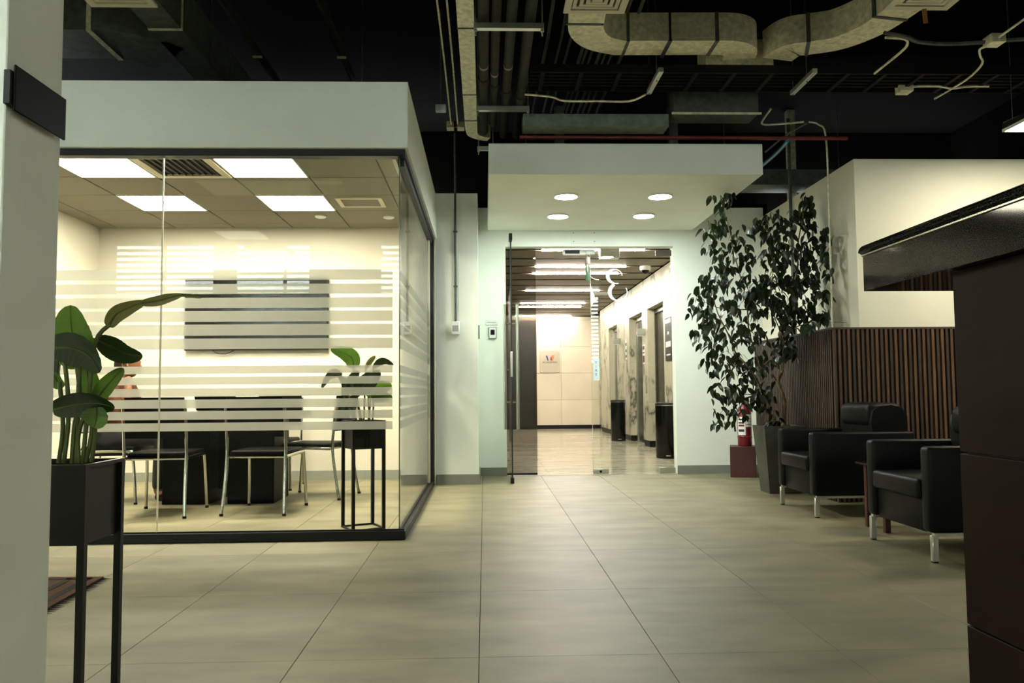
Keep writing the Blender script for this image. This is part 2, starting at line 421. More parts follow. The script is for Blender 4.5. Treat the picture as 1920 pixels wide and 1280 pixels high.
# ---- conference room shell
RX0, RX1, RY0, RY1 = -4.06, -.50, 5.06, 8.62
struct('wall_conference_back', B(RX0 - .1, -.472, RY1, RY1 + .1, 0, 2.85), WALLW, 'cream rear wall of the conference room behind the television')
struct('wall_conference_left', B(RX0 - .1, RX0, RY0, RY1, 0, 2.85), WALLW, 'cream side wall of the conference room beside the seated person')
struct('wall_conference_return', B(-.80, -.49, 8.10, RY1, 0, 2.66), WALLW, 'cream return of the pillar inside the conference room')
struct('baseboard_conference', B(RX0, -.80, RY1 - .012, RY1, 0, .095), BASEB, 'grey baseboard along the conference room rear wall')
struct('baseboard_return', MB().box(-.80, -.53, 8.088, 8.10, 0, .095).box(-.812, -.80, 8.088, RY1 - .012, 0, .095), BASEB, 'grey baseboard around the pillar return inside the conference room')
mb = MB().box(RX0 - .1, -.473, 5.0, 5.13, 2.428, 2.848).box(-.60, -.473, 5.13, 8.03, 2.428, 2.848)
struct('wall_fascia', mb, WALL, 'white plaster fascia wrapping the top of the glass conference room')
cc = struct('ceiling_conference', B(RX0, -.6, 5.13, RY1, 2.675, 2.72), CGRID, 'suspended tile ceiling of the conference room')
GX = [-4.06, -3.86, -3.25, -2.64, -2.03, -1.42, -.81, -.60]; GY = [5.13, 5.355, 5.96, 6.565, 7.17, 7.775, 8.38, 8.62]
LIGHTC = [(2, 2), (4, 2), (2, 4), (4, 4)]; VENTC = {(3, 2): 1, (5, 4): 2}
ctm = None
for i in range(7):
    for j in range(7):
        if (i, j) in LIGHTC or (i, j) in VENTC: continue
        if 1 <= i <= 5 and 1 <= j <= 5:
            if ctm is None: ctm = to_mesh('ceiling_tile', BB(-.3, .3, -.298, .298, -.008, .008, b=.003), CTILE)
            inst('ceiling_tile', ctm, cc, ((GX[i] + GX[i + 1]) / 2, (GY[j] + GY[j + 1]) / 2, 2.667))
        else:
            mk('ceiling_tile', BB(GX[i] + .005, GX[i + 1] - .005, GY[j] + .005, GY[j + 1] - .005, 2.659, 2.675, b=.003), CTILE, cc)
def panel_light(x0, x1, y0, y1, z, label, group, col, s, mname, rods=None):
    t = thing('ceiling_light_panel', label, 'ceiling light', ((x0 + x1) / 2, (y0 + y1) / 2, z), group)
    fr = MB(); w_ = .012
    fr.box(x0, x1, y0, y0 + w_, z, z + .02).box(x0, x1, y1 - w_, y1, z, z + .02).box(x0, x0 + w_, y0 + w_, y1 - w_, z, z + .02).box(x1 - w_, x1, y0 + w_, y1 - w_, z, z + .02)
    mk('frame', fr, WHITEP, t)
    mk('diffuser', B(x0 + w_, x1 - w_, y0 + w_, y1 - w_, z + .003, z + .010), emitter(mname, col, s), t)
    if rods:
        mk('housing', B(x0 + .001, x1 - .001, y0 + .001, y1 - .001, z + .0205, z + .06), BLACKM, t)
        for x in (x0 + .05, x1 - .05):
            for y in (y0 + .05, y1 - .05): mk('hanger_rod', MB().tube([(x, y, z + .06), (x, y, 3.9)], .003, 5), GALVD, t)
    return t
nm = {(2, 2): 'front light panel in the conference ceiling nearer the foreground column', (4, 2): 'front light panel in the conference ceiling nearer the glass corner', (2, 4): 'rear light panel in the conference ceiling nearer the seated person', (4, 4): 'rear light panel in the conference ceiling, above the room plant\'s side'}
for i, j in LIGHTC:
    panel_light(GX[i] + .004, GX[i + 1] - .004, GY[j] + .004, GY[j + 1] - .004, 2.654, 'square glowing ' + nm[(i, j)], 'square light panels in the conference ceiling', WARM, L_CONF, 'conference_panel_glow')
# vents
t = thing('ceiling_vent', 'square return-air grille with dark slots between the front light panels', 'vent', (-2.335, 6.26, 2.65), 'vents in the conference ceiling')
fr = MB(); x0, x1, y0, y1 = -2.63, -2.04, 5.965, 6.56
for a in ((x0, x1, y0, y0 + .06), (x0, x1, y1 - .06, y1), (x0, x0 + .06, y0 + .06, y1 - .06), (x1 - .06, x1, y0 + .06, y1 - .06)): fr.box(*a, 2.650, 2.670)
mk('frame', fr, VENTW, t); mk('backing', B(x0 + .06, x1 - .06, y0 + .06, y1 - .06, 2.668, 2.674), BLACKM, t)
for k in range(9): mk('slat', B(x0 + .085 + k * .052, x0 + .092 + k * .052, y0 + .06, y1 - .06, 2.652, 2.667), M('vent_slat_dark', (.06, .055, .04), .6), t)
t = thing('ceiling_vent', 'small framed supply vent in the conference ceiling above the room plant', 'vent', (-1.11, 7.47, 2.65), 'vents in the conference ceiling')
x0, x1, y0, y1 = -1.415, -.815, 7.175, 7.77
mk('ceiling_plate', B(x0, x1, y0, y1, 2.66, 2.675), CTILE, t)
fr = MB(); x0, x1, y0, y1 = -1.34, -.92, 7.24, 7.60
for a in ((x0, x1, y0, y0 + .04), (x0, x1, y1 - .04, y1), (x0, x0 + .04, y0 + .04, y1 - .04), (x1 - .04, x1, y0 + .04, y1 - .04)): fr.box(*a, 2.648, 2.66)
mk('frame', fr, VENTW, t)
for k in range(6): mk('slat', B(x0 + .04, x1 - .04, y0 + .055 + k * .046, y0 + .075 + k * .046, 2.650, 2.658), CGRID, t)
for x, y, w_ in ((-1.62, 8.02, 'near the middle of the room'), (-.95, 8.05, 'behind the small supply vent')):
    mk('smoke_detector', MB().lathe([(.055, .02), (.055, .008), (.04, 0), (.0005, -.003)], (x, y, 2.639), 18), WHITEP, None, 'small white round smoke detector on the conference ceiling ' + w_, 'smoke detector', 'smoke detectors')
# ---- glass front of the conference room
def glasswall(name, label, base): return thing(name, label, 'glass partition', base)
FZ = [(1.6111,1.6766),(1.5237,1.5868),(1.4359,1.5005),(1.35,1.4177),(1.2638,1.3334),(1.1802,1.246),(1.0275,1.0751),(0.9604,1.0079),(0.8868,0.9375),(0.8151,0.8689),(0.745,0.7971),(0.6751,0.7255)]
g = glasswall('glass_partition', 'front glass wall of the conference room with frosted horizontal stripes', (-2.3, 5.08, 0))
mk('bottom_rail', MB().bbox(RX0, -.492, 5.055, 5.105, 0, .055, b=.004).box(RX0, -.50, 5.075, 5.085, .055, .065), BLACKM, g)
mk('top_rail', MB().bbox(RX0, -.492, 5.03, 5.11, 2.385, 2.43, b=.003), BLACKM, g)
JX = -2.005
for a, b in ((RX0, JX - .002), (JX + .002, -.535)):
    pn = mk('glass_pane', B(a, b, 5.076, 5.084, .06, 2.39), GLASS, g)
    for z0, z1 in FZ:
        mk('frosted_stripe', B(max(a, -4.0), min(b, -.575) if b > -1 else b, 5.0851, 5.0856, z0, z1), FILM, pn)
mk('joint_seal', B(JX - .004, JX + .004, 5.075, 5.0852, .06, 2.39), M('silicone_joint', (.75, .70, .52), .4), g)
mk('corner_seal', B(-.535, -.528, 5.076, 5.084, .06, 2.39), GEDGE, g)
g = glasswall('glass_partition', 'side glass wall of the conference room ending at the white pillar', (-.52, 6.6, 0))
mk('bottom_rail', MB().bbox(-.545, -.492, 5.108, 8.028, 0, .05, b=.004).box(-.53, -.522, 5.11, 8.02, .05, .06), BLACKM, g)
mk('top_rail', MB().bbox(-.56, -.492, 5.112, 8.028, 2.385, 2.43, b=.003).box(-.545, -.505, 5.112, 8.02, 2.34, 2.385), BLACKM, g)
mk('end_post', BB(-.545, -.492, 7.86, 8.028, .05, 2.385, b=.004), BLACKM, g)
mk('door_stile', BB(-.540, -.512, 7.62, 7.66, .06, 2.34, b=.003), M('glass_joint', (.35, .36, .30), .3), g)
for a, b in ((5.09, 6.28), (6.285, 7.0), (7.005, 7.62), (7.66, 7.86)):
    pn = mk('glass_pane', B(-.530, -.522, a, b, .06, 2.345), GLASS, g)
    for z0, z1 in FZ: mk('frosted_stripe', B(-.5315, -.5310, a + (.03 if a < 5.1 else 0), b, z0, z1), FILM, pn)
# ---- foreground column
struct('column', BB(-1.75, -1.06, 1.80, 2.036, 0, 3.9, b=.003), COLW, 'white plastered column in the foreground with a black sign')

# ================================================================== ELEVATOR LOBBY
LX = 2.63
lf = struct('floor_lobby', B(-.1, 3.2, 8.82, 19.9, -.1, -.008), GROUT, 'polished veined marble floor of the elevator lobby')
for i in range(4):
    for j in range(14):
        x0 = -.1 + i * .8; y0 = 8.83 + j * .8
        mk('marble_floor_tile', BB(x0 + .001, x0 + .799, y0 + .001, y0 + .799, -.008, 0, b=.001), MARF, lf)
struct('wall_lobby_left', B(-.1, .06, 8.95, 19.9, 0, 3.0), M('lobby_dark_wall', (.05, .045, .04), .4), 'dark wall on the far side of the elevator lobby')
we = struct('wall_lobby_end', B(.06, 3.2, 19.72, 19.9, 0, 3.0), GROUT, 'end wall of the elevator lobby clad in large beige tiles')
zj = [.09, .70, 1.35, 1.99, 2.64, 2.72]; xj = [1.265, 1.86, 2.61, 2.90]
for a in range(3):
    for c in range(5):
        mk('wall_tile', BB(xj[a] + .002, xj[a + 1] - .002, 19.70, 19.72, zj[c] + .002, zj[c + 1] - .002, b=.002), LTILE, we)
struct('baseboard_lobby_end', B(1.265, 2.90, 19.685, 19.72, 0, .09), BLACKM, 'black baseboard under the beige tiled lobby wall')
dr = thing('door_1', 'tall black flush door at the end of the lobby', None, (.66, 19.66, 0), kind='structure')
mk('door_leaf', BB(.06, 1.22, 19.66, 19.72, .01, 2.62, b=.003), M('black_door', (.014, .012, .009), .4, ns=4, na=.3), dr)
mk('door_frame', MB().box(1.22, 1.262, 19.65, 19.72, 0, 2.66).box(.06, 1.22, 19.65, 19.72, 2.62, 2.66), M('dark_bronze', (.035, .022, .012), .4), dr)
mk('door_handle', MB().lathe([(.02, 0), (.02, .04)], (.56, 19.60, 1.42), 12), STEEL, dr)
mk('lock_plate', B(.60, .64, 19.652, 19.66, 1.38, 1.46), STEEL, dr)
# right wall with three elevator bays, clad in marble
wr = struct('wall_lobby_right', B(2.80, 3.2, 8.95, 19.72, 0, 3.0), GROUT, 'marble clad elevator wall along the lobby')
BAY = [(11.8, 12.98), (13.42, 14.63), (16.0, 17.05)]; BT = 2.22
segs = [(8.95, 11.8), (12.98, 13.42), (14.63, 16.0), (17.05, 18.3)]
for a, b in segs:
    n = max(1, round((b - a) / 1.1))
    for k in range(n):
        y0 = a + (b - a) * k / n; y1 = a + (b - a) * (k + 1) / n
        for z0, z1 in ((.1, .72), (.72, 1.42), (1.42, BT)):
            mk('marble_panel', BB(LX, 2.798, y0 + .001, y1 - .001, z0 + .001, z1 - .001, b=.001), MARW, wr)
for k in range(9):
    y0 = 8.95 + k * 1.039
    mk('marble_panel', BB(LX, 2.798, y0 + .001, y0 + 1.038, BT + .001, 2.72, b=.001), MARW, wr)
mk('marble_panel', BB(2.78, 2.798, 18.305, 19.66, .1, 2.72, b=.001), MARW, wr)
mb = MB()
for a, b in segs: mb.box(LX + .01, 2.798, a + .004, b - .004, 0, .1)
struct('baseboard_lobby_right', mb, BLACKM, 'black plinth below the marble elevator wall')
DOORM = M('bronze_elevator_door', (.11, .10, .075), .35, .8, ns=3, na=.15)
for k, (a, b) in enumerate(BAY):
    e = thing('elevator', ['elevator with dark metal doors nearest the entrance', 'middle elevator with dark metal doors', 'elevator with dark metal doors farthest down the lobby'][k], 'elevator', (2.76, (a + b) / 2, 0), 'elevators along the lobby')
    for s_ in (0, 1):
        y0 = a + .06 + s_ * (b - a - .12) / 2
        mk('door_panel', BB(2.772, 2.795, y0 + .002, y0 + (b - a - .12) / 2 - .002, .012, BT - .08, b=.002), DOORM, e)
    mk('door_frame', MB().box(2.745, 2.797, a + .003, a + .06, 0, BT - .003).box(2.745, 2.797, b - .06, b - .003, 0, BT - .003).box(2.745, 2.797, a + .06, b - .06, BT - .08, BT - .003), STEEL if k else DOORM, e)
    mk('sill', B(2.70, 2.772, a + .06, b - .06, 0, .010), STEEL, e)
for y, w_ in ((16.0 - .35, 'beside the farthest elevator'), (13.2, 'between the two nearer elevators')):
    l = thing('hall_lantern', 'small grey box lantern projecting from the marble ' + w_, 'wall lamp', (LX - .06, y, 1.85), 'box lanterns on the marble wall')
    mk('housing', BB(LX - .13, LX - .001, y - .05, y + .05, 1.81, 1.92, b=.006), M('lantern_grey', (.30, .31, .27), .4), l)
    mk('lens', BB(LX - .12, LX - .02, y - .04, y + .04, 1.797, 1.81, b=.003), WHITEP, l)
p = thing('poster', 'tall black and white notice on the marble beside the nearest elevator', 'poster', (LX - .012, 11.42, 1.3), None)
mk('frame', BB(LX - .02, LX - .001, 11.22, 11.62, 1.33, 1.94, b=.003), BLACKM, p)
for q, (a, b, c, d) in enumerate(((11.25, 11.58, 1.86, 1.92), (11.38, 11.46, 1.70, 1.74), (11.27, 11.57, 1.52, 1.60), (11.30, 11.54, 1.40, 1.42))):
    mk('print_block', B(LX - .0215, LX - .0201, a, b, c, d), PAPER, p)
p = thing('warning_sign', 'small white sign with red print between the two nearer elevators', 'sign', (LX - .004, 13.29, 1.3))
mk('plate', B(LX - .006, LX - .001, 13.19, 13.38, 1.34, 1.66), PAPER, p)
for c, d in ((1.37, 1.48), (1.52, 1.54), (1.58, 1.64)): mk('print_block', B(LX - .0075, LX - .0061, 13.21, 13.36, c, d), RED, p)
p = thing('notice', 'narrow white notice on marble between the far and middle elevators', 'sign', (LX - .004, 14.95, 1.5))
mk('plate', B(LX - .004, LX - .001, 14.88, 15.02, 1.48, 1.86), PAPER, p)
for c in (1.52, 1.62, 1.74): mk('print_block', B(LX - .0055, LX - .0041, 14.90, 15.0, c, c + .05), INK, p)
mk('yellow_sticker', B(2.768, 2.7715, 16.62, 16.75, 1.62, 1.92), M('yellow_vinyl', (.75, .6, .04), .5), None, 'yellow strip stuck on the farthest elevator door', 'sticker')
p = thing('call_panel', 'brushed steel call button panel on marble beside the middle elevator', 'button panel', (LX - .006, 13.12, .9))
mk('plate', BB(LX - .008, LX - .001, 13.08, 13.16, .86, 1.16, b=.002), STEEL, p)
for z in (.98, 1.05): mk('button', MB().lathe([(.012, 0), (.012, .004)], (0, 0, 0), 10).xf(lambda q, z=z: (LX - .008 - q.z, 13.12 + q.x, z + q.y)), WHITEP, p)
def bin_(x, y, label):
    b = thing('waste_bin', label, 'waste bin', (x, y, 0), 'cylindrical lobby bins')
    mk('body', MB().lathe([(.128, 0), (.132, .01), (.132, .70), (.128, .705)], (x, y, 0), 28), BLACKG, b)
    mk('lid', MB().lathe([(.134, .705), (.134, .735), (.11, .742), (.10, .735), (.0005, .73)], (x, y, 0), 28), M('bin_lid', (.03, .03, .03), .25), b)
    mk('rim_band', MB().lathe([(.1345, .700), (.1345, .708)], (x, y, 0), 28), STEEL, b)
    mk('foot_pedal', BB(x - .03, x + .03, y - .16, y - .125, .03, .045, b=.004), STEEL, b)
bin_(2.43, 10.9, 'black cylindrical bin nearest the glass entrance')
bin_(2.42, 14.72, 'black cylindrical bin farther along the lobby')
# lobby ceiling of metal panels with light lines in some of the gaps
cl = struct('ceiling_lobby', B(-.1, 3.2, 8.95, 19.9, 2.80, 3.0), BLACKC, 'lobby ceiling of broad bronze metal panels with dark gaps')
PY = 9.70; k = 0
pm = to_mesh('ceiling_panel', BB(.07, LX - .005, -.285, .285, 0, .012, b=.002), LPANEL)
mk('ceiling_panel', BB(.07, LX - .005, 8.96, 9.62, 2.735, 2.747, b=.002), LPANEL, cl)
while PY < 19.6:
    if PY + .34 < 19.68: inst('ceiling_panel', pm, cl, (0, PY + .35, 2.735))
    PY += .70
def strip(y, lab):
    s = thing('light_line', lab, 'ceiling light', (1.42, y, 2.70), 'glowing light lines across the lobby ceiling')
    mk('housing', B(.74, 2.10, y - .025, y + .025, 2.757, 2.80), WHITEP, s)
    mk('tube', MB().tube([(.75, y, 2.738), (2.09, y, 2.738)], .018, 8), emitter('light_line_glow', PINK, L_STRIP), s)
for y, o in ((10.40, 'first, nearest the door header'), (11.80, 'second from the door'), (12.50, 'third from the door'), (14.60, 'fourth from the door'), (16.70, 'fifth from the door'), (17.40, 'sixth from the door'), (19.50, 'last, before the end wall')):
    strip(y, 'pinkish white light line across the lobby ceiling, ' + o)
c = thing('dome_camera', 'white dome security camera under the lobby ceiling beside the marble', 'camera', (2.38, 11.8, 2.73))
mk('base_ring', MB().lathe([(.085, .06), (.085, .02), (.075, 0), (.05, 0)], (2.38, 11.8, 2.675), 22), WHITEP, c)
mk('dome', MB().lathe([(.055, .002), (.052, -.02), (.038, -.04), (.016, -.052), (.0005, -.055)], (2.38, 11.8, 2.675), 22), BLACKG, c)
d = thing('emergency_lamp', 'white boxed emergency lamp with round glowing disc behind the door glass', 'ceiling light', (1.62, 10.3, 2.6))
mk('box', BB(1.49, 1.74, 10.25, 10.38, 2.60, 2.735, b=.006), WHITEP, d)
mk('disc', MB().lathe([(.11, .025), (.11, 0), (.0005, -.006)], (1.63, 10.62, 2.70), 24), emitter('disc_glow', (1, 1, 1), 9), d)
x = thing('exit_sign', 'green and white hanging exit sign turned edge-on above the lobby', 'sign', (1.27, 9.75, 2.3))
mk('plate', BB(-.10, .10, -.006, .006, 0, .20, b=.002).xf(lambda q: (1.26 + q.x * .35 - q.y, 9.75 + q.x * .93, 2.24 + q.z)), M('exit_green', (.12, .42, .22), .4), x)
mk('header', BB(-.10, .10, -.008, .008, .20, .30, b=.002).xf(lambda q: (1.26 + q.x * .35 - q.y, 9.75 + q.x * .93, 2.24 + q.z)), WHITEP, x)
mk('cord', MB().tube([(1.24, 9.72, 2.53), (1.24, 9.72, 2.735)], .003, 5), INK, x)
# logo plate
s = thing('company_plate', 'clear acrylic plate with a two-tone W logo on the beige tiles', 'sign', (1.58, 19.67, 1.36))
mk('acrylic_plate', BB(1.345, 1.825, 19.665, 19.675, 1.36, 1.90, b=.003), M('frosted_acrylic', (.50, .46, .33), .2), s)
for a in (1.37, 1.80):
    for b in (1.385, 1.875): mk('standoff', MB().lathe([(.012, -.025), (.012, .03), (.008, .034)], (0, 0, 0), 12).xf(lambda q, a=a, b=b: (a + q.x, 19.668 - q.z, b + q.y)), STEEL, s)
def quad(pts, y): return MB().extr(pts, 'y', y - .0015, y)
mk('logo_stroke', quad([(1.485, 1.775), (1.525, 1.775), (1.555, 1.655), (1.525, 1.655)], 19.664), M('logo_navy', (.02, .015, .05), .5), s)
mk('logo_stroke', quad([(1.535, 1.775), (1.575, 1.775), (1.59, 1.655), (1.56, 1.655)], 19.664), M('logo_lilac', (.45, .38, .55), .5), s)
mk('logo_stroke', quad([(1.595, 1.70), (1.625, 1.775), (1.635, 1.655), (1.60, 1.655)], 19.664), M('logo_crimson', (.22, .01, .01), .5), s)
mk('logo_stroke', quad([(1.635, 1.775), (1.695, 1.785), (1.665, 1.655), (1.635, 1.655)], 19.664), M('logo_orange', (.70, .16, .03), .5), s)
text('ACADEMIAS', .066, INK, s, (1.587, 19.663, 1.61), (math.pi / 2, 0, 0))

# ================================================================== GLASS ENTRANCE
r = thing('glass_door', 'closed frameless glass door leaf with mirrored white numeral', 'glass door', (1.62, 8.86, 0), 'frameless glass door leaves')
pn = mk('glass_pane', B(1.175, 2.065, 8.855, 8.865, .02, 2.44), GLASSD, r)
mk('leading_edge', B(1.172, 1.175, 8.855, 8.865, .02, 2.44), M('pale_glass_edge', (.55, .60, .50), .2), r)
mk('patch_fitting', BB(1.175, 1.345, 8.845, 8.875, .004, .058, b=.003), STEEL, r)
mk('patch_fitting', BB(1.90, 2.075, 8.845, 8.875, .004, .066, b=.003), STEEL, r)
mk('patch_fitting', BB(1.90, 2.075, 8.845, 8.875, 2.39, 2.455, b=.003), M('dark_patch', (.06, .055, .04), .4), r)
mk('lock_cylinder', MB().lathe([(.014, 0), (.014, .008)], (0, 0, 0), 14).xf(lambda q: (1.255 + q.x, 8.844 - q.z, .03 + q.y)), BLACKM, r)
def stroke(pts, ws, y, mat, parent, name):
    P = [Vector(p) for p in pts]; mbx = MB(); vs = []
    for i, p_ in enumerate(P):
        t_ = (P[min(len(P) - 1, i + 1)] - P[max(0, i - 1)]).normalized(); n_ = Vector((-t_.y, t_.x)) * ws[i] / 2
        for yy in (y - .001, y): vs += [(p_.x + n_.x, yy, p_.y + n_.y), (p_.x - n_.x, yy, p_.y - n_.y)]
    fs = []
    for i in range(len(P) - 1):
        a = i * 4; b = a + 4
        fs += [(a, b, b + 1, a + 1), (a + 2, a + 3, b + 3, b + 2), (a, a + 2, b + 2, b), (a + 1, b + 1, b + 3, a + 3)]
    fs += [(0, 1, 3, 2), tuple(len(vs) - 4 + q for q in (0, 2, 3, 1))]
    return mk(name, mbx.add(vs, fs), mat, parent)
def nz(zx, zy): return (1.348 + (zx - 540) / 365 * .236, 2.245 - (zy - 372) / 548 * .355)
VINW = M('white_vinyl', (.86, .86, .80), .5, emit=(1, 1, .95), es=0)
def arcpts(cx, cy, rx, ry, a0, a1, n=16):
    return [nz(cx + rx * math.cos(math.radians(a0 + (a1 - a0) * i / n)), cy - ry * math.sin(math.radians(a0 + (a1 - a0) * i / n))) for i in range(n + 1)]
up_ = arcpts(690, 492, 125, 118, 5, 262)
lo_ = arcpts(745, 765, 150, 146, 118, 390, 20)
wsu = [.010 + .030 * max(0, math.sin(math.radians(max(0, min(180, (5 + 257 * i / 16) - 90))))) for i in range(17)]
wsl = [.010 + .032 * max(0, math.sin(math.radians(max(0, min(180, (118 + 272 * i / 20) - 80))))) for i in range(21)]
up3 = [Vector(p_).to_3d().to_2d() for p_ in up_]
stroke(up_, wsu, 8.8535, VINW, r, 'numeral_stroke'); stroke(lo_, wsl, 8.8535, VINW, r, 'numeral_stroke')
stroke([nz(640, 612), nz(690, 620), nz(748, 618)], [.012, .012, .010], 8.8530, VINW, r, 'numeral_stroke')
stroke([nz(272, 492), nz(300, 520), nz(350, 545), nz(415, 553)], [.004, .008, .009, .010], 8.8535, VINW, r, 'numeral_stroke')
mk('numeral_stroke', MB().extr([nz(262, 600), nz(285, 700), nz(335, 830), nz(345, 890), nz(405, 880), nz(330, 930), nz(275, 1005), nz(268, 900)], 'y', 8.8525, 8.8535), VINW, r)
st = mk('pull_sticker', B(1.192, 1.258, 8.8525, 8.8545, 1.02, 1.262), M('pale_blue_vinyl', (.62, .74, .76), .5), r)
for q, ch in enumerate('TIRE'): text(ch, .038, INK, st, (1.222, 8.852, 1.212 - q * .043), (math.pi / 2, math.radians(0), 0))
l = thing('glass_door', 'open frameless glass door leaf standing edge-on with long steel pulls', 'glass door', (.28, 8.4, 0), 'frameless glass door leaves')
def DX(y): return .268 + (y - 8.02) * .0
mk('glass_pane', B(.262, .272, 8.03, 8.86, .03, 2.48), GLASSD, l)
mk('leading_edge', B(.260, .274, 8.022, 8.03, .03, 2.48), M('dark_glass_edge', (.02, .03, .025), .2), l)
mk('patch_fitting', BB(.250, .284, 8.02, 8.16, .004, .06, b=.003), BLACKM, l)
mk('patch_fitting', BB(.250, .284, 8.02, 8.16, 2.42, 2.485, b=.003), BLACKM, l)
mk('lock_plate', BB(.256, .278, 8.017, 8.022, 1.05, 1.30, b=.002), STEEL, l)
for s_, x in ((-1, .205), (1, .338)):
    h = mk('pull_bar', MB().tube([(x, 8.30, .52), (x, 8.30, 1.80)], .016, 12), STEEL, l)
    for z in (.80, 1.60): mk('pull_mount', MB().tube([(x, 8.30, z), (.262 if s_ < 0 else .272, 8.30, z)], .011, 8), CHROME, h)
g2 = thing('sidelight', 'narrow tinted fixed glass pane beside the open door', 'glass pane', (.40, 8.88, 0))
mk('glass_pane', B(.236, .568, 8.884, 8.890, .02, 2.488), GLASST, g2)
mk('floor_channel', B(.236, .568, 8.875, 8.90, 0, .02), BLACKM, g2)
b_ = thing('door_closer', 'white boxed door closer with a black label at the door header', 'door closer', (1.02, 9.0, 2.43))
mk('case', BB(.885, 1.14, 8.96, 9.02, 2.425, 2.487, b=.004), WHITEP, b_); mk('label_plate', B(.905, 1.07, 8.957, 8.9595, 2.437, 2.475), INK, b_)
mk('end_cap', BB(1.145, 1.24, 8.96, 9.02, 2.43, 2.487, b=.004), WHITEP, b_)
h_ = thing('header_plate', 'square white inspection plate with screws above the glass door', 'plate', (1.05, 8.795, 2.52))
mk('plate', BB(.96, 1.24, 8.796, 8.7995, 2.52, 2.66, b=.001), WALL, h_)
for a in (.985, 1.215):
    for b in (2.545, 2.64): mk('screw', MB().lathe([(.005, 0), (.005, .003)], (0, 0, 0), 8).xf(lambda q, a=a, b=b: (a + q.x, 8.796 - q.z, b + q.y)), BLACKM, h_)
# card reader + plate, switch, conduit drop
c = thing('card_reader', 'white framed card reader with black pad on the entrance wall', 'card reader', (.088, 8.79, 1.48))
mk('frame', BB(.046, .131, 8.780, 8.7995, 1.478, 1.606, b=.004), M('reader_frame', (.08, .08, .08), .4), c)
mk('face', BB(.052, .125, 8.776, 8.780, 1.484, 1.600, b=.001), WHITEP, c); mk('pad', BB(.066, .111, 8.773, 8.776, 1.52, 1.575, b=.001), BLACKG, c)
c = thing('wall_plate', 'thin engraved plate above the card reader', 'plate', (.077, 8.795, 1.63))
mk('plate', BB(.01, .145, 8.793, 8.7995, 1.630, 1.684, b=.001), WHITEP, c)
mk('engraved_line', B(.03, .125, 8.7922, 8.793, 1.655, 1.660), M('grey_print', (.35, .37, .36), .6), c)
mk('push_switch', BB(-.062, -.050, 8.20, 8.28, 1.44, 1.58, b=.003), M('dark_switch', (.05, .05, .05), .4), None, 'dark door switch on the side of the white pillar', 'switch')
c = thing('surface_conduit', 'grey conduit dropping to a white junction box on the pillar', 'conduit', (-.285, 8.0, 1.46))
mk('pipe', MB().tube([(-.285, 8.012, 3.5), (-.285, 8.012, 1.60)], .011, 8), GALVD, c)
mk('junction_box', BB(-.325, -.245, 7.985, 8.029, 1.468, 1.60, b=.006), WHITEP, c)
mk('box_label', B(-.315, -.258, 7.983, 7.985, 1.50, 1.56), M('grey_print', (.35, .37, .36), .6), c)
for z in (1.95, 2.5): mk('pipe_clip', BB(-.305, -.265, 8.00, 8.029, z - .008, z + .008, b=.002), GALVD, c)

# ================================================================== CONFERENCE ROOM CONTENTS
t = thing('television', 'wide wall-mounted black television on the conference room rear wall', 'television', (-2.39, 8.58, 1.36))
mk('bezel', BB(-3.135, -1.64, 8.555, 8.585, 1.357, 2.126, b=.006), BLACKM, t)
mk('screen', B(-3.12, -1.655, 8.5535, 8.555, 1.375, 2.112), BLACKG, t)
mk('cable', MB().tube(smooth([(-2.85, 8.575, 1.36), (-2.78, 8.575, 1.325), (-2.70, 8.575, 1.325), (-2.62, 8.575, 1.36)]), .005, 6), INK, t)
mk('wall_bracket', B(-2.7, -2.1, 8.585, 8.612, 1.5, 1.95), BLACKM, t)
tb = thing('conference_table', 'black boat-shaped conference table with slab pedestals', 'table', (-2.30, 7.05, 0))
pl = []
for k in range(33):
    u = k / 32; pl.append((-2.74 + 1.16 * u, 6.62 - .05 * math.sin(math.pi * u)))
for k in range(33):
    u = 1 - k / 32; pl.append((-2.74 + 1.16 * u, 7.50 + .05 * math.sin(math.pi * u)))
mk('table_top', MB().prism(pl, .705, .745), M('black_table_laminate', (.007, .006, .005), .35, spec=.3), tb)
for x in (-2.46, -1.93): mk('pedestal', BB(x - .19, x + .19, 6.80, 7.30, 0, .705, b=.004), VINYL, tb)
mk('modesty_panel', BB(-2.27, -2.12, 7.03, 7.07, .10, .62, b=.004), VINYL, tb)
lp = thing('laptop', 'open black laptop lying on the conference table', 'laptop', (-2.25, 7.0, .745))
mk('base', BB(-2.42, -2.08, 6.92, 7.16, .7455, .763, b=.003), VINYL, lp)
mk('screen', BB(-2.42, -2.08, 0, .012, 0, .20, b=.003).xf(lambda q: (q.x, 6.905 - q.z * .25 + q.y, .765 + q.z * .6)), VINYL, lp)
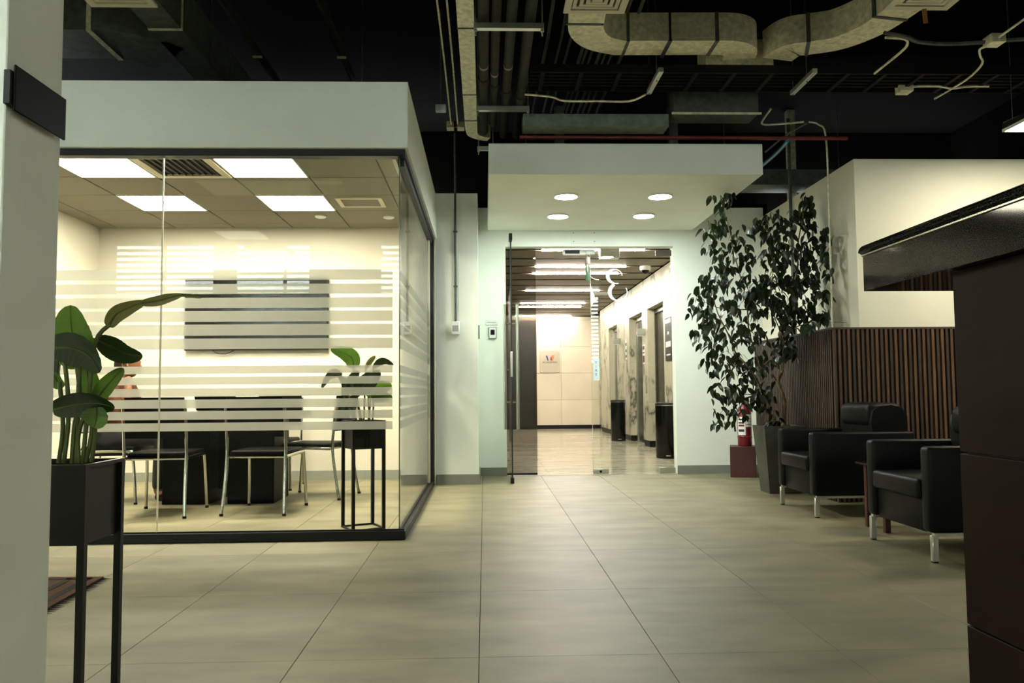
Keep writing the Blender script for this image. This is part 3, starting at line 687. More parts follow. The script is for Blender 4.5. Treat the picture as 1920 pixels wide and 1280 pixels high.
def chair():
    """visitor chair, faces local +Y, back at -Y"""
    c = thing('visitor_chair', 'x', 'chair', (0, 0, 0), 'black and chrome visitor chairs around the conference table')
    st_ = MB().bbox(-.22, .22, -.20, .24, .425, .475, b=.022, seg=3); mk('seat', st_, VINYL, c)
    bk = MB(); rows = []
    for i in range(9):
        z = .58 + .30 * i / 8; rows.append([(x, -.235 - .055 * (z - .5) / .4 + .05 * (1 - (x / .22) ** 2) * -.6, z) for x in (-.21, -.14, -.07, 0, .07, .14, .21)])
    n = 7; vs = []
    for d_ in (0, .028):
        for rw in rows: vs += [(x, y + d_, z) for x, y, z in rw]
    fs = []; m_ = len(rows) * n
    for i in range(8):
        for k in range(6):
            a = i * n + k; fs += [(a, a + 1, a + n + 1, a + n), (m_ + a, m_ + a + n, m_ + a + n + 1, m_ + a + 1)]
    for i in range(8): fs += [(i * n, (i + 1) * n, m_ + (i + 1) * n, m_ + i * n), (i * n + 6, m_ + i * n + 6, m_ + (i + 1) * n + 6, (i + 1) * n + 6)]
    for k in range(6): fs += [(k, m_ + k, m_ + k + 1, k + 1), (8 * n + k, 8 * n + k + 1, m_ + 8 * n + k + 1, m_ + 8 * n + k)]
    mk('backrest', MB().add(vs, fs), VINYL, c)
    for s_ in (-1, 1):
        mk('rear_leg', MB().tube(smooth([(s_ * .235, -.30, 0), (s_ * .225, -.265, .2), (s_ * .222, -.235, .42), (s_ * .222, -.245, .60), (s_ * .220, -.285, .86)]), .0125, 10), CHROME, c)
        mk('front_leg', MB().tube(smooth([(s_ * .235, .27, 0), (s_ * .228, .255, .2), (s_ * .222, .23, .40), (s_ * .222, .18, .435), (s_ * .222, -.22, .43)]), .0125, 10), CHROME, c)
        mk('foot_cap', MB().lathe([(.015, 0), (.015, .018)], (s_ * .235, -.30, 0), 10), BLACKM, c)
        mk('foot_cap', MB().lathe([(.015, 0), (.015, .018)], (s_ * .235, .27, 0), 10), BLACKM, c)
    mk('seat_frame', MB().tube([(-.222, .20, .425), (.222, .20, .425)], .010, 8).tube([(-.222, -.18, .425), (.222, -.18, .425)], .010, 8), CHROME, c)
    return c
ch0 = chair()
CH = [(-2.44, 6.33, 3, 'black chair with chrome legs, its back to the glass, beside the foreground planter'),
      (-1.70, 6.42, -4, 'black chair with chrome legs, its back to the glass, nearest the corner of the glass'),
      (-1.48, 7.25, 78, 'black chair with chrome legs at the table end by the room plant'),
      (-2.05, 7.95, 180, 'black chair with chrome legs across the table below the television'),
      (-3.15, 7.08, -90, 'black chair with chrome legs in which the person sits')]
for i, (x, y, a, lab) in enumerate(CH):
    o = ch0 if i == 0 else copy_tree(ch0)
    o.location = (x, y, 0); o.rotation_euler = (0, 0, math.radians(a)); o['label'] = lab
# ---- planters
def planter(x0, x1, y0, y1, z0, z1, label, rot=0, base=None):
    p_ = thing('potted_plant', label, 'plant', ((x0 + x1) / 2, (y0 + y1) / 2, 0), 'plants in black square stands')
    cx, cy = (x0 + x1) / 2, (y0 + y1) / 2
    R_ = lambda q: Vector((cx + (q.x - cx) * math.cos(rot) - (q.y - cy) * math.sin(rot), cy + (q.x - cx) * math.sin(rot) + (q.y - cy) * math.cos(rot), q.z))
    w_ = .006; e_ = .012
    bx = MB()
    a, b, c, d = x0 + e_, x1 - e_, y0 + e_, y1 - e_
    bx.box(a, b, c, d, z0, z0 + w_).box(a, b, c, c + w_, z0 + w_, z1).box(a, b, d - w_, d, z0 + w_, z1).box(a, a + w_, c + w_, d - w_, z0 + w_, z1).box(b - w_, b, c + w_, d - w_, z0 + w_, z1)
    mk('planter_box', bx.xf(R_), BLACKM, p_)
    rim = MB(); r_ = .013
    rim.box(x0, x1, y0, y0 + r_, z1 - .004, z1 + .006).box(x0, x1, y1 - r_, y1, z1 - .004, z1 + .006).box(x0, x0 + r_, y0 + r_, y1 - r_, z1 - .004, z1 + .006).box(x1 - r_, x1, y0 + r_, y1 - r_, z1 - .004, z1 + .006)
    mk('top_rim', rim.xf(R_), BLACKM, p_)
    for x in (x0, x1 - .02):
        for y in (y0, y1 - .02): mk('leg', MB().box(x, x + .02, y, y + .02, 0, z1 - .004).xf(R_), BLACKM, p_)
    ring = MB(); ring.box(x0 + .02, x1 - .02, y0, y0 + .012, 0, .012).box(x0 + .02, x1 - .02, y1 - .012, y1, 0, .012).box(x0, x0 + .012, y0 + .02, y1 - .02, 0, .012).box(x1 - .012, x1, y0 + .02, y1 - .02, 0, .012)
    mk('floor_ring', ring.xf(R_), BLACKM, p_)
    so = MB(); n_ = 8; g_ = []
    for i in range(n_):
        for j in range(n_): g_.append((a + w_ + (b - a - 2 * w_) * i / (n_ - 1), c + w_ + (d - c - 2 * w_) * j / (n_ - 1), z1 - .03 + random.uniform(-.008, .012)))
    so.add(g_, [(i * n_ + j, (i + 1) * n_ + j, (i + 1) * n_ + j + 1, i * n_ + j + 1) for i in range(n_ - 1) for j in range(n_ - 1)])
    mk('soil', so.xf(R_), SOIL, p_)
    return p_
def leaf(spine, w_, tilt, tone, parent, fold=.25):
    P = smooth(spine, 9); m_ = len(P); vs = []; fs = []
    th = .0012
    for i, p_ in enumerate(P):
        u = i / (m_ - 1); t_ = (P[min(m_ - 1, i + 1)] - P[max(0, i - 1)]).normalized()
        s_ = t_.cross(Vector((0, 1, 0)))
        s_ = s_.normalized() if s_.length > 1e-4 else Vector((1, 0, 0))
        nrm = t_.cross(s_).normalized()
        s_ = (s_ * math.cos(tilt) + nrm * math.sin(tilt)).normalized(); nrm = t_.cross(s_).normalized()
        hw = w_ / 2 * (math.sin(math.pi * min(1, .06 + .94 * u ** .85)) ** .6)
        rip = .06 * math.sin(9 * u + tone)
        for k in (-1, -.5, 0, .5, 1):
            vs.append(p_ + s_ * hw * k + nrm * (hw * (fold * abs(k) + rip * k + .035 * abs(k) * math.sin(i * 2.1 + abs(k) * 2))))
    for i in range(m_ - 1):
        for k in range(4):
            a = i * 5 + k; fs.append((a, a + 1, a + 6, a + 5))
    n_ = len(vs)
    o = mk('leaf', MB().add(vs, fs), [LEAFL, LEAFDK, LEAFO][tone], parent, ang=80)
    mk('midrib', MB().tube([p_ + Vector((0, -.002, 0)) for p_ in P], [.0035 * (1 - .8 * i / (m_ - 1)) * (1 + w_) for i in range(m_)], 5), STEM, o)
    return o
fp = planter(-1.36, -1.105, 2.30, 2.545, .485, .702, 'tall black square planter with broad banana-like leaves beside the foreground column')
for sp, w_, ti, to in [([(-1.206,2.46,0.981),(-1.22,2.46,1.045),(-1.234,2.46,1.106),(-1.239,2.46,1.17)],0.117,0.1,0),([(-1.258,2.4,1.039),(-1.201,2.4,1.038),(-1.15,2.4,1.013),(-1.12,2.4,0.965)],0.101,0.3,1),([(-1.183,2.52,1.068),(-1.141,2.52,1.048),(-1.095,2.52,1.026),(-1.047,2.52,1.018)],0.073,0.3,1),([(-1.166,2.55,1.113),(-1.144,2.55,1.149),(-1.105,2.55,1.171),(-1.053,2.55,1.19)],0.05,0.3,2),([(-1.066,2.55,1.185),(-1.019,2.55,1.192),(-0.981,2.55,1.202),(-0.937,2.55,1.212)],0.032,0.2,2),([(-0.948,2.55,1.21),(-0.915,2.55,1.208),(-0.882,2.55,1.201)],0.013,0.4,2),([(-1.169,2.44,0.876),(-1.169,2.44,0.93),(-1.178,2.44,0.993)],0.067,0.2,0),([(-1.138,2.42,0.886),(-1.104,2.42,0.932),(-1.06,2.42,0.979)],0.051,0.1,0),([(-1.242,2.38,0.859),(-1.18,2.38,0.874),(-1.119,2.38,0.877),(-1.065,2.38,0.864)],0.075,0.4,1),([(-1.114,2.37,0.865),(-1.112,2.37,0.833),(-1.119,2.37,0.807)],0.097,0.3,0),([(-1.274,2.44,0.965),(-1.26,2.44,0.94),(-1.239,2.44,0.93)],0.042,0.2,0),([(-1.272,2.47,1.03),(-1.277,2.47,0.982),(-1.27,2.47,0.94)],0.039,0.5,1),([(-1.212,2.5,1.055),(-1.18,2.5,1.063),(-1.154,2.5,1.043)],0.03,0.6,1)]: leaf(sp, w_, ti, to, fp)
for sp in [[(-1.183,2.42,0.703),(-1.189,2.42,0.808),(-1.188,2.42,0.909),(-1.187,2.42,1.008)],[(-1.226,2.42,0.704),(-1.216,2.42,0.824),(-1.222,2.42,0.933),(-1.237,2.42,1.027)],[(-1.146,2.42,0.706),(-1.141,2.42,0.761),(-1.136,2.42,0.858)],[(-1.162,2.42,0.706),(-1.148,2.42,0.793),(-1.15,2.42,0.855),(-1.16,2.42,0.877)],[(-1.203,2.42,0.703),(-1.198,2.42,0.809),(-1.185,2.42,0.902),(-1.203,2.42,1.027)],[(-1.241,2.42,0.704),(-1.231,2.42,0.809),(-1.244,2.42,0.94)],[(-1.172,2.42,0.703),(-1.161,2.42,0.855),(-1.145,2.42,1.05),(-1.103,2.42,1.108)],[(-1.192,2.42,0.703),(-1.182,2.42,0.808),(-1.153,2.42,0.855),(-1.138,2.42,0.886)]]: mk('stem', MB().tube(smooth(sp), .0065, 7), STEM, fp)
rp = planter(-.935, -.705, 5.41, 5.64, .53, .712, 'black square planter with broad leaves inside the glass corner of the conference room', rot=math.radians(28))
for sp, w_, ti, to in [([(-0.883,5.5,1.069),(-0.894,5.5,1.133),(-0.945,5.5,1.17),(-1.038,5.5,1.199)],0.109,0.1,0),([(-0.808,5.55,1.07),(-0.776,5.55,1.12),(-0.743,5.55,1.153)],0.037,0.2,2),([(-0.765,5.6,1.071),(-0.721,5.6,1.114),(-0.677,5.6,1.118),(-0.626,5.6,1.092)],0.052,0.4,1),([(-0.956,5.45,1.014),(-0.999,5.45,1.032),(-1.041,5.45,1.004),(-1.087,5.45,0.934)],0.065,0.4,1),([(-0.947,5.5,0.872),(-0.936,5.5,0.954),(-0.979,5.5,1.019)],0.058,0.3,1),([(-0.865,5.5,0.907),(-0.786,5.5,0.978),(-0.708,5.5,1.049)],0.123,0.2,1),([(-0.8,5.6,0.87),(-0.728,5.6,0.931),(-0.637,5.6,0.953)],0.111,0.2,0),([(-0.861,5.52,0.871),(-0.897,5.52,0.979),(-0.854,5.52,1.051)],0.08,0.3,1),([(-0.761,5.58,0.852),(-0.707,5.58,0.88),(-0.631,5.58,0.869)],0.081,0.3,0),([(-0.964,5.5,0.783),(-0.929,5.5,0.836),(-0.886,5.5,0.789)],0.036,0.3,1)]: leaf(sp, w_, ti, to, rp)
for sp in [[(-0.839,5.52,0.702),(-0.868,5.52,0.889),(-0.886,5.52,1.069)],[(-0.817,5.52,0.702),(-0.811,5.52,0.888),(-0.804,5.52,1.069)],[(-0.788,5.52,0.702),(-0.767,5.52,0.888),(-0.754,5.52,1.068)],[(-0.86,5.52,0.702),(-0.914,5.52,0.871),(-0.969,5.52,1.016)],[(-0.824,5.52,0.702),(-0.853,5.52,0.817),(-0.868,5.52,0.907)],[(-0.774,5.52,0.702),(-0.782,5.52,0.78),(-0.789,5.52,0.87)],[(-0.76,5.52,0.701),(-0.753,5.52,0.78),(-0.753,5.52,0.852)],[(-0.853,5.52,0.702),(-0.896,5.52,0.764),(-0.95,5.52,0.872)]]: mk('stem', MB().tube(smooth(sp), .006, 6), STEM, rp)

# ---- seated person
def skin_mesh(nodes, edges, root, sub=2):
    me = bpy.data.meshes.new('tmp'); me.from_pydata([n_[0] for n_ in nodes], edges, [])
    o = bpy.data.objects.new('tmp', me); COL.objects.link(o)
    o.modifiers.new('s', 'SKIN'); sv = me.skin_vertices[0].data
    for i, n_ in enumerate(nodes):
        r_ = n_[1]; sv[i].radius = r_ if isinstance(r_, tuple) else (r_, r_); sv[i].use_root = (i == root)
    s_ = o.modifiers.new('u', 'SUBSURF'); s_.levels = sub; s_.render_levels = sub
    dg = bpy.context.evaluated_depsgraph_get(); ev = o.evaluated_get(dg); m2 = ev.to_mesh()
    vs = [tuple(v.co) for v in m2.vertices]; fs = [tuple(p_.vertices) for p_ in m2.polygons]
    ev.to_mesh_clear(); bpy.data.objects.remove(o); bpy.data.meshes.remove(me)
    return vs, fs
def chain(pts):
    return pts, [(i, i + 1) for i in range(len(pts) - 1)]
def hand_nodes(w0, d, upv, side, curl=.5):
    """palm and five finger chains from the wrist w0 along d"""
    out = []
    w0 = Vector(w0); d = Vector(d).normalized(); upv = Vector(upv).normalized(); sd = d.cross(upv).normalized() * side
    out.append(([(w0, .024), (w0 + d * .045, (.036, .017)), (w0 + d * .085, (.038, .015))]))
    for k, (off, ln) in enumerate(((-.030, .070), (-.010, .080), (.010, .075), (.030, .058))):
        b_ = w0 + d * .080 + sd * off; c_ = -upv * curl
        p1 = b_ + (d + c_ * .3).normalized() * ln * .45; p2 = p1 + (d * .6 + c_).normalized() * ln * .33; p3 = p2 + (d * .2 + c_ * 1.3).normalized() * ln * .25
        out.append([(b_, .0095), (p1, .009), (p2, .008), (p3, .007)])
    b_ = w0 + d * .03 - sd * .030
    p1 = b_ + (d * .6 - sd * .8).normalized() * .035; p2 = p1 + (d * .9 - sd * .35 - upv * .2).normalized() * .030
    out.append([(b_, .011), (p1, .010), (p2, .008)])
    return out
def person(px, py):
    """seated, facing +X, head about z 1.26"""
    pr = thing('person', 'person with short dark hair in a rust shirt seated at the conference table', 'person', (px, py, 0))
    O = Vector((px, py, 0)); A = lambda x, y, z: O + Vector((x, y, z))
    all_v, all_f = [], []
    def add(vs, fs):
        n_ = len(all_v); all_v.extend(vs); all_f.extend([tuple(i + n_ for i in f) for f in fs])
    nodes = [(A(0, 0, .53), (.14, .115)), (A(-.01, 0, .66), (.135, .10)), (A(.0, 0, .80), (.15, .105)), (A(.02, 0, .93), (.155, .10)), (A(.035, 0, 1.0), (.07, .065)), (A(.05, 0, 1.055), .055), (A(.06, 0, 1.10), .055)]
    ed = [(0, 1), (1, 2), (2, 3), (3, 4), (4, 5), (5, 6)]
    arms = {}
    for s_ in (-1, 1):
        b0 = len(nodes)
        if s_ < 0:  # near arm: forearm raised towards the ear
            nodes += [(A(.03, -.175, .955), .058), (A(.13, -.245, .73), .045), (A(.17, -.20, .90), .036), (A(.15, -.135, 1.06), .027)]
        else:
            nodes += [(A(.03, .175, .955), .058), (A(.10, .24, .74), .045), (A(.24, .20, .765), .036), (A(.34, .15, .79), .027)]
        ed += [(3, b0), (b0, b0 + 1), (b0 + 1, b0 + 2), (b0 + 2, b0 + 3)]
        b1 = len(nodes)
        nodes += [(A(.02, s_ * .09, .52), .092), (A(.24, s_ * .11, .545), .078), (A(.43, s_ * .12, .53), .060), (A(.42, s_ * .12, .30), .052), (A(.40, s_ * .12, .09), .037), (A(.47, s_ * .125, .045), .036), (A(.57, s_ * .13, .035), .030)]
        ed += [(0, b1)] + [(b1 + k, b1 + k + 1) for k in range(6)]
    add(*skin_mesh(nodes, ed, 0))
    for args in (((px + .15, py - .135, 1.06), (-.25, .25, 1), (.9, .4, 0), 1, .4), ((px + .34, py + .15, .79), (1, -.1, -.12), (0, 0, 1), 1, .35)):
        for chn in hand_nodes(*args):
            p_, e_ = chain(chn); add(*skin_mesh(p_, e_, 0, 2))
    # head
    hv, hf = [], []; NU, NV = 28, 20
    HC = A(.085, 0, 1.165)
    for j in range(NV + 1):
        ph = math.pi * j / NV
        for i in range(NU):
            th = 2 * math.pi * i / NU
            x, y, z = math.sin(ph) * math.cos(th), math.sin(ph) * math.sin(th), math.cos(ph)
            sx, sy, sz = .100, .076, .118
            if z < 0: k_ = 1 + z * .28; sy *= k_; sx *= 1 + z * .10
            p_ = Vector((x * sx, y * sy, z * sz))
            if x > 0:
                p_.x += .004 - .012 * max(0, 1 - abs(z + .05) * 7) * max(0, 1 - abs(abs(y) - .38) * 5)   # eye sockets
                p_.x += .030 * max(0, 1 - abs(y) * 6) * max(0, 1 - abs(z + .30) * 3.4)               # nose
                p_.x += .007 * max(0, 1 - abs(y) * 2.6) * max(0, 1 - abs(z + .62) * 9)               # lips
                p_.x += .012 * max(0, 1 - abs(y) * 3) * max(0, 1 - abs(z + .86) * 5)                 # chin
                p_.x += .006 * max(0, 1 - abs(z - .12) * 8) * max(0, 1 - abs(y) * 1.4)               # brow
            hv.append(HC + p_)
    for j in range(NV):
        for i in range(NU):
            a = j * NU + i; b_ = j * NU + (i + 1) % NU; hf.append((a, b_, b_ + NU, a + NU))
    add(hv, hf)
    for s_ in (-1, 1):
        ear = MB().lathe([(.004, -.006), (.016, -.008), (.021, 0), (.017, .008), (.006, .004)], (0, 0, 0), 14).xf(lambda q: HC + Vector((-.005 + q.x * .75, s_ * (.078 + q.z * .8), -.012 + q.y * 1.45)))
        add([Vector(v) for v in ear.v], ear.f)
    bd = mk('body', MB().add(all_v, all_f), SKIN, pr, ang=80)
    for s_ in (-1, 1):
        mk('eye', MB().lathe([(.0005, -.011), (.008, -.008), (.011, 0), (.008, .008), (.0005, .011)], tuple(HC + Vector((.078, s_ * .030, .0))), 12), PAPER, bd)
        mk('eyebrow', MB().tube([HC + Vector((.098, s_ * .014, .020)), HC + Vector((.092, s_ * .034, .026)), HC + Vector((.078, s_ * .052, .018))], .004, 6), HAIR, bd)
    hr = MB(); vs = []; fs = []
    for j in range(12):
        ph = math.pi * .56 * j / 11
        for i in range(28):
            th = 2 * math.pi * i / 28
            x, y, z = math.sin(ph) * math.cos(th), math.sin(ph) * math.sin(th), math.cos(ph)
            front = max(0, math.cos(th)); ph2 = ph * (1 - .40 * front)
            x, y, z = math.sin(ph2) * math.cos(th), math.sin(ph2) * math.sin(th), math.cos(ph2)
            rr = 1.09 + .03 * math.sin(11 * th + 5 * ph)
            vs.append(HC + Vector((x * .100 * rr - .004, y * .076 * rr, z * .118 * rr)))
    for j in range(11):
        for i in range(28):
            a = j * 28 + i; b_ = j * 28 + (i + 1) % 28; fs.append((a, b_, b_ + 28, a + 28))
    mk('hair', hr.add(vs, fs), HAIR, pr, ang=80)
    g_ = .010
    sn = [(nodes[0][0] + Vector((0, 0, -.02)), (.15, .125)), (nodes[1][0], (.145, .11)), (nodes[2][0], (.16, .115)), (nodes[3][0], (.162, .107)), (nodes[4][0] - Vector((0, 0, .01)), (.075, .07))]
    se = [(0, 1), (1, 2), (2, 3), (3, 4)]
    for k in (7, 18):
        b0 = len(sn); sn += [(nodes[k][0], .066), (nodes[k + 1][0], .054), (nodes[k + 2][0], .044)]; se += [(3, b0), (b0, b0 + 1), (b0 + 1, b0 + 2)]
    v_, f_ = skin_mesh(sn, se, 0); mk('shirt', MB().add(v_, f_), SHIRT, pr, ang=80)
    tn = [(A(0, 0, .55), (.15, .125))]; te = []
    for k in (11, 22):
        b0 = len(tn); tn += [(nodes[k + q][0], nodes[k + q][1] + .010) for q in range(5)]; te += [(0, b0)] + [(b0 + q, b0 + q + 1) for q in range(4)]
    v_, f_ = skin_mesh(tn, te, 0); mk('trousers', MB().add(v_, f_), TROU, pr, ang=80)
    for s_ in (-1, 1):
        v_, f_ = skin_mesh([(A(.375, s_ * .12, .05), .042), (A(.46, s_ * .123, .048), .045), (A(.56, s_ * .13, .042), .040), (A(.61, s_ * .132, .036), .030)], [(0, 1), (1, 2), (2, 3)], 0)
        mk('shoe', MB().add(v_, f_), BLACKG, pr, ang=80)
person(-3.15, 7.08)

# ================================================================== HALL THINGS
s = thing('wall_sign', 'black rectangular sign standing proud of the foreground column', 'sign', (-1.045, 1.91, 1.53))
mk('face_panel', BB(-1.045, -1.039, 1.80, 2.018, 1.533, 1.637, b=.0015), M('matte_black_sign', (.003, .003, .0028), .5, spec=.12), s)
mk('mounting_block', BB(-1.06, -1.045, 1.79, 1.97, 1.545, 1.622, b=.001), BLACKM, s)
# rug
rg = thing('rug', 'rust coloured woven rug with dark borders and fringe', 'rug', (-2.6, 3.4, 0))
C0, U, V_ = Vector((-1.88, 4.12, 0)), Vector((-1, .02, 0)), Vector((.06, -1, 0))
def rq(u, v, z): return C0 + U * u + V_ * v + Vector((0, 0, z))
def rbox(u0, u1, v0, v1, z0, z1):
    return MB().add([rq(u0, v0, z0), rq(u1, v0, z0), rq(u1, v1, z0), rq(u0, v1, z0), rq(u0, v0, z1), rq(u1, v0, z1), rq(u1, v1, z1), rq(u0, v1, z1)], [(3, 2, 1, 0), (4, 5, 6, 7), (0, 1, 5, 4), (1, 2, 6, 5), (2, 3, 7, 6), (3, 0, 4, 7)])
mk('pile', rbox(0, 1.5, 0, 1.0, .0005, .010), RUGM, rg)
for a in (.04, .13): mk('border_band', rbox(a, a + .035, .03, .97, .0105, .0115), RUGD, rg)
mk('border_band', rbox(.04, 1.46, .035, .06, .0105, .0115), RUGD, rg)
fr = MB()
for k in range(50):
    v = .01 + k * .02; j = random.uniform(-.008, .008)
    fr.v, fr.f = fr.v, fr.f
    fr.add([rq(0, v, .002), rq(0, v + .007, .002), rq(-.05, v + .004 + j, .001), rq(0, v + .0035, .007)], [(0, 1, 2), (0, 2, 3), (1, 3, 2), (0, 3, 1)])
tag(mk('fringe', fr, RUGD, rg), kind='stuff')
# armchairs
def armchair():
    """club chair facing local -X; width along Y"""
    c = thing('armchair', 'x', 'armchair', (0, 0, 0), 'black leather club chairs')
    for y0 in (0, .61): mk('arm', BB(0, .745, y0, y0 + .09, .152, .597, b=.022, seg=3), LEATHER, c)
    mk('front_panel', BB(.022, .05, .092, .608, .145, .318, b=.008, seg=2), LEATHER, c)
    mk('seat_cushion', BB(-.012, .56, .094, .606, .318, .424, b=.022, seg=3), LEATHER, c)
    bk = MB().extr([(.50, .42), (.47, .66), (.485, .745), (.53, .775), (.62, .785), (.70, .765), (.735, .70), (.74, .42)], 'y', .092, .608)
    mk('back_cushion', bk, LEATHER, c, ang=60)
    mk('back_panel', BB(.66, .745, .09, .61, .152, .60, b=.012, seg=2), LEATHER, c)
    mk('headrest', BB(.455, .725, .11, .59, .62, .80, b=.055, seg=4), LEATHER, c)
    for y0 in (.003, .67):
        fr_ = mk('side_rail', B(.02, .725, y0, y0 + .026, .135, .152), STEEL, c)
        for x in (.008, .70): mk('leg', BB(x, x + .032, y0, y0 + .028, .006, .140, b=.003), STEEL, c)
        for x in (.008, .70): mk('foot_pad', B(x + .003, x + .029, y0 + .002, y0 + .026, 0, .007), BLACKM, c)
    return c
ac = armchair(); ac.location = (2.302, 4.17, 0); ac['label'] = 'black leather club chair nearer the reception counter'
a2 = copy_tree(ac); a2.location = (2.31, 5.68, 0); a2['label'] = 'black leather club chair beside the potted ficus'
st = thing('side_table', 'low dark side table between the two club chairs', 'table', (2.72, 5.19, 0))
mk('table_top', BB(2.46, 2.98, 5.01, 5.36, .405, .425, b=.004), BLACKG, st)
for x in (2.50, 2.90):
    for y in (5.05, 5.29): mk('leg', BB(x, x + .035, y, y + .035, 0, .405, b=.003), REDB, st)
# fire extinguisher on its box
bx = thing('extinguisher_stand', 'dark red wooden box stand below the fire extinguisher', 'stand', (2.7, 8.42, 0))
RB = lambda q: Vector((2.70 + (q.x) * math.cos(-.30) - q.y * math.sin(-.30), 8.47 + q.x * math.sin(-.30) + q.y * math.cos(-.30), q.z))
mk('box', BB(-.13, .13, -.13, .13, 0, .318, b=.004).xf(RB), REDB, bx)
mk('finger_hole', MB().lathe([(.012, 0), (.012, .002)], (0, 0, 0), 10).xf(lambda q: RB(Vector((-.01 + q.x, -.1305 - q.z, .06 + q.y)))), INK, bx)
ex = thing('fire_extinguisher', 'red fire extinguisher with white instruction labels on a box', 'fire extinguisher', (2.71, 8.44, .318))
EC = (2.712, 8.43, .318)
mk('cylinder', MB().lathe([(.068, 0), (.072, .012), (.072, .085), (.076, .09), (.076, .10), (.072, .105), (.072, .36), (.06, .40), (.03, .425), (.022, .45)], EC, 28), RED, ex)
def curved_label(a0, a1, z0, z1, mat, r_=.0728):
    m_ = MB(); n_ = 8; vs = []
    for rr in (r_, r_ + .0006):
        for i in range(n_ + 1):
            a = math.radians(a0 + (a1 - a0) * i / n_)
            for z in (z0, z1): vs.append((EC[0] + rr * math.cos(a), EC[1] + rr * math.sin(a), EC[2] + z))
    q = 2 * (n_ + 1); fs = []
    for i in range(n_):
        a = 2 * i; fs += [(a, a + 1, a + 3, a + 2), (q + a, q + a + 2, q + a + 3, q + a + 1), (a, a + 2, q + a + 2, q + a), (a + 1, q + a + 1, q + a + 3, a + 3)]
    fs += [(0, q, q + 1, 1), (q - 2, q - 1, 2 * q - 1, 2 * q - 2)]
    return m_.add(vs, fs)
lb = mk('front_label', curved_label(190, 260, .115, .305, PAPER), PAPER, ex)
for z0, z1, mt in ((.27, .285, INK), (.235, .250, INK), (.205, .225, RED), (.150, .175, INK)): mk('label_print', curved_label(200, 250, z0, z1, mt, .0735), mt, lb)
lb = mk('side_label', curved_label(263, 320, .20, .33, PAPER), PAPER, ex)
for z0 in (.225, .255, .285): mk('label_print', curved_label(268, 315, z0, z0 + .004, INK, .0735), INK, lb)
mk('valve', BB(EC[0] - .03, EC[0] + .03, EC[1] - .015, EC[1] + .015, EC[2] + .45, EC[2] + .48, b=.005), BLACKM, ex)
mk('lever', MB().tube([(EC[0] - .02, EC[1], EC[2] + .485), (EC[0] + .10, EC[1], EC[2] + .52)], .009, 8), BLACKM, ex)
mk('hose', MB().tube(smooth([(EC[0] - .03, EC[1], EC[2] + .46), (EC[0] - .10, EC[1], EC[2] + .44), (EC[0] - .105, EC[1] + .02, EC[2] + .30), (EC[0] - .09, EC[1] + .03, EC[2] + .15)]), .010, 8), BLACKM, ex)
# ---- ficus
fc = thing('potted_ficus', 'tall weeping ficus with dark leaves in a tapered charcoal pot', 'plant', (2.60, 7.12, 0))
def frus(x0, x1, y0, y1, t0, t1, z0, z1):
    cx, cy = (x0 + x1) / 2, (y0 + y1) / 2; w_, d_ = (x1 - x0) / 2, (y1 - y0) / 2
    vs = []
    for k, z in ((t0, z0), (t1, z1)): vs += [(cx - w_ * k, cy - d_ * k, z), (cx + w_ * k, cy - d_ * k, z), (cx + w_ * k, cy + d_ * k, z), (cx - w_ * k, cy + d_ * k, z)]
    return vs
o_ = frus(2.42, 2.78, 6.98, 7.30, .74, 1, 0, .585); i_ = frus(2.42, 2.78, 6.98, 7.30, .80, .90, .50, .585)
mk('pot', MB().add(o_ + i_, [(3, 2, 1, 0), (0, 1, 5, 4), (1, 2, 6, 5), (2, 3, 7, 6), (3, 0, 4, 7), (4, 5, 13, 12), (5, 6, 14, 13), (6, 7, 15, 14), (7, 4, 12, 15), (8, 9, 13, 12), (9, 10, 14, 13), (10, 11, 15, 14), (11, 8, 12, 15), (8, 9, 10, 11)]), POTC, fc)
mk('soil', B(2.465, 2.735, 7.02, 7.26, .50, .545), SOIL, fc)
FB = [[(2.655,7.1,0.574),(2.642,7.1,0.761),(2.609,7.1,0.95),(2.632,7.1,1.091),(2.668,7.1,1.328),(2.692,7.1,1.518),(2.759,7.1,1.804),(2.806,7.1,2.092),(2.844,7.1,2.381),(2.87,7.1,2.623)],[(2.517,7.1,0.575),(2.489,7.1,0.763),(2.432,7.1,0.951),(2.294,7.1,1.141),(2.203,7.1,1.283),(2.099,7.1,1.521),(2.024,7.1,1.783)],[(2.613,7.1,1.091),(2.534,7.1,1.163),(2.436,7.1,1.093),(2.371,7.1,1.33),(2.331,7.1,1.615),(2.269,7.1,1.997),(2.181,7.1,2.334),(2.126,7.1,2.648)],[(2.666,7.1,1.28),(2.592,7.1,1.518),(2.552,7.1,1.805),(2.584,7.1,2.092),(2.542,7.1,2.333)],[(2.759,7.1,1.804),(2.917,7.1,1.947),(3.023,6.995,2.121),(3.029,6.825,2.23)],[(2.692,7.1,1.518),(2.86,7.1,1.66),(3.012,6.995,1.766)],[(2.653,7.1,1.162),(2.797,7.1,1.175),(2.914,7.1,1.089),(2.984,7.1,1.018)],[(2.69,7.1,1.423),(2.903,7.1,1.493),(3.005,6.584,1.453)],[(2.489,7.1,0.763),(2.358,7.1,0.858),(2.191,7.1,0.836),(2.069,7.1,0.696)],[(2.331,7.1,1.615),(2.139,7.1,1.616),(1.902,7.1,1.712)],[(2.807,7.1,2.14),(2.636,7.1,2.237),(2.472,7.1,2.391)]]
for k, b in enumerate(FB):
    P = smooth(b, 4)
    if k < 2:
        P[0] = Vector((2.57 + .03 * k, 7.12, .52))
    n_ = len(P); r0 = (.017, .014, .011)[k] if k < 3 else .006
    P = [p_ + Vector((0, .03 * math.sin(i * .9 + k), 0)) for i, p_ in enumerate(P)]
    mk('branch', MB().tube(P, [r0 * (1 - .72 * i / (n_ - 1)) for i in range(n_)], 7), BARK, fc, ang=80)
